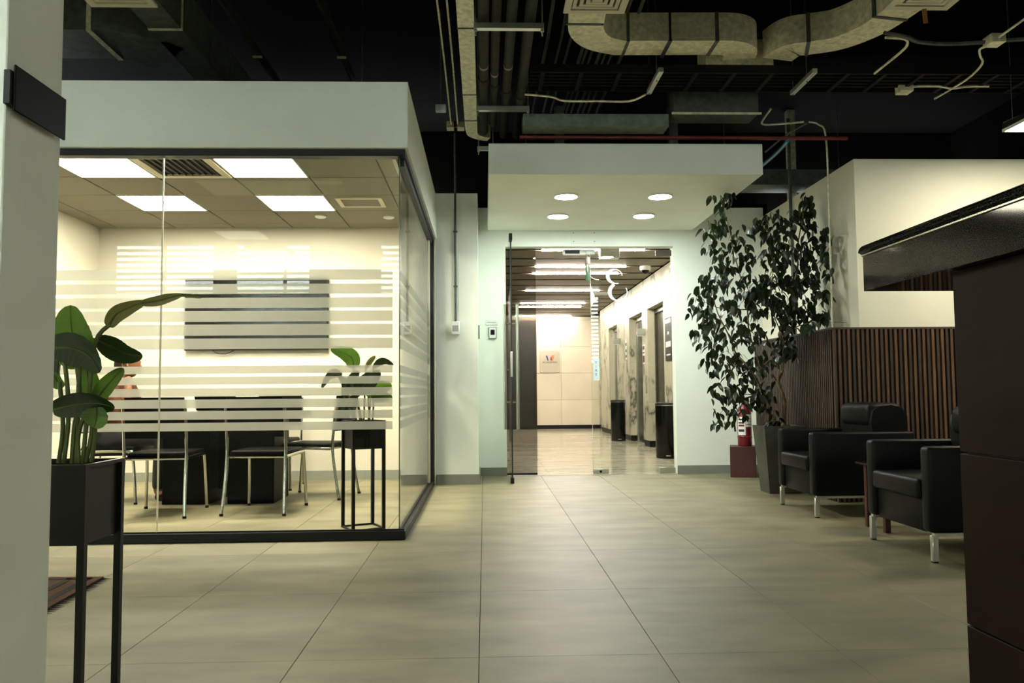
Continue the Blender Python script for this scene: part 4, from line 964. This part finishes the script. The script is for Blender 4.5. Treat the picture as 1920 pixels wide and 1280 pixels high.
def ficus_leaf():
    vs = []; fs = []; m_ = 6
    for i in range(m_):
        u = i / (m_ - 1); w_ = .52 * math.sin(math.pi * u ** .8) ** .8 * (1 - .2 * u) if 0 < u < 1 else 0
        z = -.9 * u * .5; x = u
        vs += [(-w_ / 2, u, .10 * w_ - .25 * u * u), (0, u, -.25 * u * u), (w_ / 2, u, .10 * w_ - .25 * u * u)]
    for i in range(m_ - 1):
        a = i * 3; fs += [(a, a + 1, a + 4, a + 3), (a + 1, a + 2, a + 5, a + 4)]
    return vs, fs
lv, lf_ = ficus_leaf()
lme = to_mesh('leaf', MB().add(lv, lf_), LEAFF, 80)
spots = []
rnd = random.Random(11)
for cx, cy, cz, rx, ry, n_ in [(2.117,7.1,2.662,0.103,0.084,8),(2.152,7.1,2.551,0.065,0.065,5),(2.157,7.1,2.358,0.168,0.065,12),(2.037,7.1,2.358,0.112,0.065,8),(2.274,7.1,2.213,0.103,0.103,14),(2.057,7.1,2.189,0.103,0.065,8),(2.126,7.1,2.045,0.112,0.103,12),(2.342,7.1,2.045,0.084,0.075,8),(1.977,7.1,1.855,0.14,0.103,16),(2.17,7.1,1.902,0.159,0.103,18),(2.385,7.1,1.853,0.14,0.112,18),(1.901,7.1,1.664,0.103,0.14,16),(2.068,7.1,1.64,0.14,0.131,18),(2.284,7.1,1.663,0.159,0.131,26),(2.477,7.1,1.709,0.14,0.131,22),(1.991,7.1,1.403,0.159,0.112,20),(2.182,7.1,1.402,0.149,0.121,22),(2.373,7.1,1.401,0.14,0.121,18),(2.08,7.1,1.166,0.14,0.121,20),(2.246,7.1,1.118,0.159,0.131,24),(2.412,7.1,1.093,0.121,0.121,16),(2.121,7.1,0.883,0.159,0.093,16),(2.287,7.1,0.858,0.131,0.121,20),(2.045,7.1,0.673,0.065,0.093,6),(2.211,7.1,0.695,0.112,0.075,8),(2.455,7.1,0.904,0.103,0.103,10),(2.913,7.1,2.599,0.065,0.103,7),(2.837,7.1,2.478,0.103,0.093,12),(2.618,7.1,2.454,0.121,0.065,12),(2.447,7.1,2.382,0.084,0.056,8),(3.007,7.1,2.478,0.065,0.056,5),(2.712,7.1,2.357,0.121,0.084,12),(2.541,7.1,2.285,0.093,0.065,8),(2.684,7.1,2.212,0.159,0.084,16),(3.026,7.1,2.308,0.112,0.103,14),(3.028,6.835,2.209,0.072,0.081,10),(2.583,7.1,2.068,0.149,0.093,18),(2.777,7.1,2.092,0.131,0.112,20),(2.97,7.1,2.091,0.121,0.112,16),(3.023,6.835,2.047,0.09,0.09,8),(3.019,6.733,1.915,0.053,0.062,4),(2.529,7.1,1.853,0.159,0.112,24),(2.721,7.1,1.852,0.14,0.121,22),(2.892,7.1,1.923,0.121,0.121,14),(2.62,7.1,1.661,0.149,0.121,24),(2.814,7.1,1.708,0.121,0.112,14),(3.012,7.05,1.797,0.111,0.083,9),(3.012,6.835,1.723,0.063,0.072,6),(2.712,7.1,1.518,0.14,0.103,16),(2.929,7.1,1.564,0.131,0.084,12),(3.006,6.888,1.544,0.109,0.063,10),(3.005,6.584,1.444,0.069,0.035,6),(2.95,7.1,1.459,0.14,0.047,10),(2.706,7.1,1.328,0.121,0.093,10),(2.848,7.1,1.279,0.14,0.121,12),(2.56,7.1,1.257,0.121,0.093,12),(2.499,7.1,0.763,0.084,0.093,9),(2.566,7.1,0.621,0.084,0.056,6)]:
    for k in range(int(n_ * 2.1)):
        a = rnd.uniform(0, 2 * math.pi); q = math.sqrt(rnd.random())
        x = cx + rx * q * math.cos(a); z = cz + ry * q * math.sin(a); y = cy + rnd.uniform(-1, 1) * min(.16, rx * 1.2)
        x = min(x, 2.94 - rnd.random() * .03)
        if x < 2.36: z = min(z, 2.64)
        if z < 1.47 and x > 2.74: x = 2.74 - rnd.random() * .12
        yaw = rnd.uniform(0, 2 * math.pi); pitch = -rnd.uniform(.5, 1.35); roll = rnd.uniform(-.6, .6); L_ = rnd.uniform(.070, .108)
        spots.append((x, y, z, yaw, pitch, roll, L_))
spots = [s_ for s_ in spots if not (s_[0] > 2.74 and s_[2] < 1.50)]
spots.sort(key=lambda s_: -s_[6] / s_[1])
rest = MB()
for k, (x, y, z, ya, pi_, ro, L_) in enumerate(spots):
    if k < 300: inst('leaf', lme, fc, (x, y, z), (pi_, ro, ya), (L_, L_, L_))
    else:
        m4 = Matrix.Translation((x, y, z)) @ (Matrix.Rotation(ya, 4, 'Z') @ Matrix.Rotation(ro, 4, 'Y') @ Matrix.Rotation(pi_, 4, 'X')) @ Matrix.Diagonal((L_, L_, L_, 1))
        rest.add([m4 @ Vector(v) for v in lv], lf_)
tag(mk('foliage', rest, LEAFF, fc, ang=80), kind='stuff')
# ---- reception counter
rc = thing('reception_counter', 'dark walnut reception counter at the edge of the view', 'counter', (1.6, .6, 0))
mk('carcass', B(1.20, 1.62, -1.2, 1.99, 0, 1.19), BLACKM, rc)
for z0, z1 in ((.0, .318), (.322, .738), (.744, 1.194)):
    mk('wood_panel', BB(1.185, 1.20, -1.2, 2.0, z0, z1, b=.0015), WOODD, rc)
    mk('wood_panel', BB(1.20, 1.62, 1.99, 2.005, z0, z1, b=.0015), WOODD, rc)
tp = thing('counter_top', 'thick polished black granite top overhanging the reception counter', 'countertop', (1.5, .6, 1.196))
prof = [(1.15, 1.196), (1.15, 1.305)]
for k in range(9):
    a = math.pi - math.pi / 2 * k / 8 * 1.0
    prof.append((1.172 + .03 * math.cos(a) - .006, 1.312 + .026 * math.sin(a)))
prof += [(1.72, 1.338), (1.72, 1.196)]
mk('slab', MB().extr(prof, 'y', -1.2, 2.405), GRAN, tp, ang=25)
mk('edge_inlay', MB().tube([(1.149, -1.2, 1.304), (1.149, 2.404, 1.304)], .004, 6), M('pewter', (.10, .10, .08), .2, .8), tp)
# right-hand hall light panel and those behind the viewer
panel_light(3.86, 4.46, 5.20, 5.80, 2.80, 'suspended light panel over the seating area near the cream wall', 'suspended hall light panels', LAMPW, L_WALL, 'wall_panel_glow', True)
for k, (x, y, lab) in enumerate(((-1.85, -.6, 'suspended light panel behind the viewer, closest to the column'), (-3.2, -.6, 'suspended light panel behind the viewer, beyond the column'), (-1.85, -2.0, 'suspended light panel by the windows, in line with the column'), (-3.2, -2.0, 'suspended light panel by the windows, near the left hall wall'), (2.4, .4, 'suspended light panel above the reception counter'), (-.2, -1.3, 'added light panel behind the viewer, brightening the column from the counter side'))):  # last panel is an added unseen lamp that brightens column and near floor
    panel_light(x - .3, x + .3, y - .3, y + .3, 3.0, lab, 'suspended hall light panels', NEUT, L_HALL, 'hall_panel_glow', True)
panel_light(-2.85, -1.40, 1.55, 2.2, 3.0, 'long dim yellowish light panel above the foreground column', 'suspended hall light panels', (1, .92, .45), L_DIM, 'dim_panel_glow', True)

# ================================================================== CEILING SERVICES
Z3 = 3.3
def duct(name, parts, label, mat=GALV, cat='air duct', group=None):
    b0 = parts[0][1][0]; d = thing(name, label, cat, b0, group)
    for pname, path, w_, h_ in parts: mk(pname, MB().rsweep(path, w_, h_), mat, d)
    return d
def curve2(pts, n=5): return [tuple(p) for p in smooth(pts, n)]
def bands(d, items, mat):
    for pts, w_, h_ in items: mk('seam_band', MB().rsweep(pts, w_ + .012, h_ + .012), mat, d)
d = duct('air_duct', [('duct_run', curve2([(.66, 4.70, Z3), (.67, 5.05, Z3), (.70, 5.28, Z3), (.80, 5.44, Z3), (.96, 5.52, Z3)]) + [(1.62, 5.505, Z3)], .235, .20),
                      ('duct_elbow', curve2([(1.62, 5.505, Z3), (1.75, 5.515, Z3), (1.83, 5.58, Z3), (1.86, 5.70, Z3)]), .235, .20)], 'galvanised hooked air duct above the entrance canopy ending in a square diffuser', group='galvanised branch ducts')
bands(d, [([(.668, 5.14, Z3 - .006), (.668, 5.16, Z3 - .006)], .235, .20), ([(.99, 5.522, Z3 - .006), (1.01, 5.522, Z3 - .006)], .235, .20), ([(1.60, 5.505, Z3 - .006), (1.625, 5.505, Z3 - .006)], .235, .20)], GALVD)
mk('hanger_strap', MB().box(1.27, 1.295, 5.36, 5.65, Z3 - .016, Z3 - .008).box(1.275, 1.29, 5.362, 5.372, Z3 - .008, 3.9), BLACKM, d)
d = duct('air_duct', [('duct_run', curve2([(2.70, 4.60, Z3), (2.66, 4.95, Z3), (2.60, 5.22, Z3), (2.47, 5.42, Z3), (2.30, 5.50, Z3), (2.19, 5.55, Z3), (2.145, 5.70, Z3)], 6), .235, .20)], 'galvanised curving air duct nearer the armchairs ending in a square diffuser', group='galvanised branch ducts')
bands(d, [([(2.645, 5.02, Z3 - .006), (2.64, 5.045, Z3 - .006)], .24, .20), ([(2.30, 5.50, Z3 - .006), (2.275, 5.508, Z3 - .006)], .24, .20)], GALVD)
d = duct('trunk_duct', [('trunk', [(1.88, 5.74, 3.27), (1.88, 5.97, 3.27)], .50, .20)], 'flat junction duct behind the meeting point of the two branch ducts', GALV)
def diffuser(cx, cy, z, s_, label):
    t_ = thing('ceiling_diffuser', label, 'air diffuser', (cx, cy, z), 'square ceiling diffusers')
    def frame(a, b, z0, z1):
        m_ = MB()
        return m_.box(cx - a, cx + a, cy - a, cy - b, z0, z1).box(cx - a, cx + a, cy + b, cy + a, z0, z1).box(cx - a, cx - b, cy - b, cy + b, z0, z1).box(cx + b, cx + a, cy - b, cy + b, z0, z1)
    mk('outer_frame', frame(s_, s_ * .78, z, z + .014), DIFFP, t_)
    for k, q in enumerate((.74, .54, .34)): mk('louvre_ring', frame(s_ * q, s_ * (q - .12), z + .006 - .004 * k, z + .016 - .004 * k), DIFFP, t_)
    mk('core_plate', B(cx - s_ * .16, cx + s_ * .16, cy - s_ * .16, cy + s_ * .16, z - .004, z + .004), DIFFP, t_)
    mk('plenum_box', B(cx - s_ * .8, cx + s_ * .8, cy - s_ * .8, cy + s_ * .8, z + .02, z + .06), GALVD, t_)
diffuser(.69, 4.69, 3.24, .19, 'cream square diffuser on the hooked duct above the entrance')
diffuser(2.68, 4.60, 3.24, .20, 'cream square diffuser on the curving duct over the armchairs')
mk('paper_streamer', MB().rsweep([(2.72, 4.77, 3.235), (2.735, 4.785, 3.15)], .03, .002, (0, 1, 0)), M('orange_tape', (.30, .12, .03), .7), None, 'short orange tape streamer hanging from the diffuser', 'streamer')
diffuser(-2.08, 4.47, 3.15, .19, 'square diffuser frame high above the conference room front')
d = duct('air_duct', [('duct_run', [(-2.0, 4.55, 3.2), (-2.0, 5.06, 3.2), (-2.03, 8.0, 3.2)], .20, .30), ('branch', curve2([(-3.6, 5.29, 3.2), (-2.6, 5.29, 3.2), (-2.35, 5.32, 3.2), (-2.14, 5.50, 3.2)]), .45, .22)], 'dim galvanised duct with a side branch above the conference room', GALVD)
mk('seam_band', MB().rsweep([(-2.0, 5.04, 3.194), (-2.0, 5.06, 3.194)], .212, .31), GALV, d); mk('seam_band', MB().rsweep([(-2.50, 5.295, 3.193), (-2.47, 5.295, 3.193)], .464, .23), GALV, d)
d = duct('air_duct', [('duct_run', [(-.105, 4.3, 3.2), (-.105, 7.02, 3.2)], .105, .12), ('elbow', curve2([(-.105, 7.02, 3.2), (-.09, 7.15, 3.2), (-.02, 7.24, 3.2), (.05, 7.27, 3.2)]), .10, .12)], 'slim pale duct running straight back beside the black pipes', GALV)
bands(d, [([(-.105, y, 3.196), (-.105, y + .012, 3.196)], .105, .12) for y in (5.0, 6.15, 6.75)], GALVD)
d = duct('cross_duct', [('duct_run', [(.32, 6.45, 3.02), (1.49, 6.45, 3.02)], .20, .10)], 'narrow galvanised duct lying across behind the canopy front', POSTM)
# hanging fan-coil casing
f_ = thing('fan_coil_unit', 'shadowed fan-coil casing hanging to the side of the canopy', 'air unit', (1.86, 6.4, 3.1))
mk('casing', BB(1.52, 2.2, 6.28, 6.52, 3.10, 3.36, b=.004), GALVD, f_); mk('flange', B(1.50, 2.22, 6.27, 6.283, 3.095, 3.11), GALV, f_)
# insulated pipes with hangers
for k, (x, y1, r_, lab) in enumerate(((.005, 7.10, .036, 'first black lagged pipe beside the pale slim duct'), (.085, 6.9, .030, 'second black lagged pipe in the row of four'), (.18, 7.2, .034, 'third black lagged pipe in the row of four'), (.295, 7.2, .036, 'fourth black lagged pipe, nearest the cable tray'))):
    p_ = thing('lagged_pipe', lab, 'pipe', (x, 5.5, 3.2), 'black lagged pipes')
    mk('pipe', MB().tube([(x, 4.2, 3.22), (x, y1, 3.22)], r_, 12), BLACKP, p_)
    mk('joint_sleeve', MB().tube([(x, 5.85 + .12 * k, 3.22), (x, 5.98 + .12 * k, 3.22)], r_ * 1.18, 12), BLACKP, p_)
    if k in (0, 1, 2): mk('tape_mark', MB().tube([(x, 5.62 + .14 * (k % 2), 3.22), (x, 5.65 + .14 * (k % 2), 3.22)], r_ * 1.03, 12), M('pale_tape', (.30, .30, .24), .6), p_)
for y, x0, x1, lab in ((4.89, -.055, .38, 'zinc strut bar nearest the viewer under the black pipes'), (6.35, -.055, .37, 'zinc strut bar farther back under the black pipes'), (7.41, -.055, .10, 'short zinc strut bar behind the canopy corner')):
    h_ = thing('pipe_hanger', lab, 'pipe hanger', ((x0 + x1) / 2, y, 3.14), 'zinc strut hangers')
    mk('strut', MB().extr([(y - .02, 3.14), (y + .02, 3.14), (y + .02, 3.175), (y + .012, 3.175), (y + .012, 3.148), (y - .012, 3.148), (y - .012, 3.175), (y - .02, 3.175)], 'x', x0, x1), ZINC, h_)
    for x in (x0 + .011, x1 - .011):
        mk('rod', MB().tube([(x, y, 3.10), (x, y, 3.9)], .005, 6), ZINC, h_); mk('nut', MB().lathe([(.011, 0), (.011, .012)], (x, y, 3.126), 6), ZINC, h_)
# cable tray
t_ = thing('cable_tray', 'black cable tray carrying cables across above the canopy', 'cable tray', (1.6, 5.9, 3.2))
mk('side_rail', B(.345, 4.2, 5.70, 5.712, 3.2, 3.26), TRAYM, t_); mk('side_rail', B(.345, 4.2, 6.07, 6.082, 3.2, 3.26), TRAYM, t_)
for k in range(14): mk('rung', B(.42 + k * .28, .45 + k * .28, 5.712, 6.07, 3.2, 3.212), TRAYM, t_)
for k in range(5): mk('cable', MB().tube([(.345, 5.76 + k * .062, 3.226), (4.2, 5.76 + k * .062, 3.226)], .013, 6), TRAYM, t_)
for x, lab in ((1.25, 'zinc bracket under the cable tray above the canopy centre'), (2.345, 'zinc bracket under the cable tray above the canopy edge by the ficus')):
    h_ = thing('tray_bracket', lab, 'bracket', (x, 5.75, 3.1), 'cable tray brackets')
    mk('strut', BB(x - .018, x + .018, 5.52, 5.95, 3.13, 3.165, b=.003), ZINC, h_)
    for y in (5.67, 5.93): mk('rod', MB().tube([(x, y, 3.12), (x, y, 3.9)], .004, 6), GALVD, h_)
# bundle of thin conduits running back
for k, x in enumerate((.46, .56, .63, .74, .775, .82, .885, .93, .98, 1.06)):
    mk('ceiling_conduit', MB().tube([(x, 4.3, 3.5), (x + .02, 5.8, 3.5), (x, 7.4, 3.5)], .010 if k % 3 else .013, 6), GALVD, None, 'thin grey conduit above the cable tray, %s counting away from the black pipes' % ['first', 'second', 'third', 'fourth', 'fifth', 'sixth', 'seventh', 'eighth', 'ninth', 'last'][k], 'conduit', 'bundle of thin conduits above the tray')
def conduit(path, r_, label, mat=GALVD, group='loose ceiling conduits', boxes=()):
    if not boxes: return mk('ceiling_conduit', MB().tube(smooth(path), r_, 6), mat, None, label, 'conduit', group)
    t_ = thing('ceiling_conduit', label, 'conduit', path[0], group)
    mk('pipe', MB().tube(smooth(path), r_, 6), mat, t_)
    for x, y, z in boxes: mk('junction_box', BB(x - .05, x + .05, y - .05, y + .05, z - .03, z + .03, b=.004), GALV, t_)
    return t_
for x, lab in ((-.28, 'thin conduit of the pair nearest the white fascia'), (-.22, 'thin conduit of the pair nearest the slim pale duct')):
    conduit([(x, 4.2, 3.3), (x, 5.7, 3.3), (x - .01, 7.2, 3.3)], .007, lab, GALV, boxes=[(x, 7.2, 3.3)])
conduit([(.31, 5.88, 3.1), (.42, 5.90, 3.1), (.52, 5.93, 3.1), (.62, 6.01, 3.1), (.86, 6.01, 3.1), (1.11, 6.01, 3.1), (1.21, 5.87, 3.1)], .008, 'pale sagging conduit below the cable tray', GALV)
conduit([(2.6, 5.03, 3.2), (2.78, 5.09, 3.2), (2.89, 5.16, 3.2), (3.08, 5.19, 3.2), (3.29, 5.17, 3.2), (3.57, 5.11, 3.2), (4.2, 5.05, 3.2)], .014, 'thick flexible conduit sagging out from the curving duct', GALVD)
conduit([(2.64, 5.1, 3.2), (2.78, 5.12, 3.2), (2.84, 5.2, 3.2), (2.86, 5.32, 3.2), (2.86, 5.7, 3.2)], .009, 'thin conduit looping back from the curving duct', GALV)
conduit([(3.38, 4.5, 3.2), (3.39, 5.05, 3.2), (3.40, 5.20, 3.2), (3.38, 5.27, 3.2), (3.45, 5.38, 3.2), (3.55, 5.52, 3.2), (3.61, 5.81, 3.2), (3.59, 6.2, 3.2)], .008, 'crooked conduit with a box near the right-hand light panel', GALV, boxes=[(3.39, 5.13, 3.2)])
conduit([(3.24, 5.98, 3.2), (3.32, 5.94, 3.2), (3.48, 5.94, 3.2), (3.6, 5.98, 3.2), (3.7, 5.94, 3.2), (3.86, 5.93, 3.2)], .009, 'short wavy conduit with a box above the cream wall', GALV, boxes=[(3.24, 6.0, 3.2)])
conduit([(2.36, 6.45, 3.2), (2.385, 6.70, 3.2), (2.42, 6.82, 3.2), (2.52, 6.83, 3.2), (2.76, 6.76, 3.2)], .009, 'hooked conduit above the canopy corner by the ficus', GALV)
conduit([(2.80, 6.78, 3.2), (2.74, 7.12, 3.2), (2.73, 7.64, 3.2)], .009, 'conduit sloping back over the canopy corner by the ficus', GALVD)
conduit([(2.51, 6.49, 2.95), (2.52, 6.8, 2.93), (2.50, 7.3, 2.91)], .016, 'blue plastic pipe beside the canopy corner', M('blue_plastic', (.03, .16, .30), .4), group='coloured service pipes')
mk('fire_pipe', MB().tube([(.3, 6.58, 3.0), (3.05, 6.58, 3.0)], .018, 10), REDP, None, 'red fire sprinkler pipe lying across behind the canopy front', 'pipe', 'coloured service pipes')
conduit([(2.80, 6.76, 3.2), (2.88, 6.74, 3.17), (2.93, 6.72, 3.05), (2.935, 6.72, 2.4), (2.935, 6.72, 1.42)], .008, 'vertical conduit dropping beside the cream wall behind the ficus', GALV)
conduit([(3.04, 7.84, 3.6), (3.04, 7.84, 2.0), (3.04, 7.84, 1.2)], .016, 'grey vertical pipe against the side of the cream wall', GALVD)
for x, z0, lab in ((.66, 2.925, 'nearer the conference room'), (1.65, 2.925, 'nearer the ficus')):
    mk('canopy_hanger', BB(x - .04, x + .04, 6.86, 6.94, z0, 3.37, b=.003), POSTM, None, 'grey steel post holding up the canopy, ' + lab, 'post', 'canopy hanger posts')
# upright and ducts beside the canopy above the ficus
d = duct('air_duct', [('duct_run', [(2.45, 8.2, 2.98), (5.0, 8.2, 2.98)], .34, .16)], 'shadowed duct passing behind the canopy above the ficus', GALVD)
for x in (2.5, 3.7): mk('hanger_rod', MB().tube([(x, 8.2, 3.14), (x, 8.2, 3.9)], .005, 6), GALVD, d)
mk('support_post', BB(3.26, 3.34, 8.42, 8.50, 2.80, 3.9, b=.003), GALV, None, 'pale steel upright on top of the cream wall', 'post')
d = duct('cable_trunking', [('trunking', [(4.2, 6.2, 2.96), (5.4, 6.35, 3.0)], .16, .08)], 'dim steel trunking above the cream wall near the light panel', GALVD, 'trunking')
# left-hand ceiling bits
for k, (x, lab) in enumerate(((-1.75, 'dark pipe above the fascia nearer the side branch duct'), (-1.1, 'dark pipe above the fascia middle'))):
    p_ = thing('dark_ceiling_pipe', lab, 'pipe', (x, 6, 3.5), 'dark pipes above the conference room')
    mk('pipe', MB().tube([(x, 4.2, 3.55), (x, 8.5, 3.55)], .03, 8), BLACKP, p_)
    mk('clamp', BB(x - .035, x + .035, 6.2, 6.22, 3.505, 3.52, b=.002), GALV, p_)
for x, y, z, lab in ((-.42, 4.75, 3.3, 'small pale junction box above the fascia front corner'), (-.33, 6.2, 3.1, 'small pale junction box beside the fascia')):
    j_ = thing('junction_box', lab, 'junction box', (x, y, z), 'ceiling junction boxes')
    mk('box', BB(x - .04, x + .04, y - .03, y + .03, z - .02, z + .03, b=.004), M('pale_box', (.42, .50, .48), .5), j_)
    mk('drop_rod', MB().tube([(x, y, z + .03), (x, y, 3.9)], .005, 6), GALVD, j_)
for k, (x, y) in enumerate(((-1.9, 5.6), (-.85, 5.6), (.40, 7.5))):
    mk('hanger_wire', MB().tube([(x, y, 2.86 if k < 2 else 2.95), (x, y, 3.9)], .0035, 5), GALVD, None, ['thin hanger wire rising from the fascia beside the duct', 'thin hanger wire rising from the fascia near its corner', 'thin hanger wire rising behind the canopy'][k], 'wire', 'thin hanger wires')
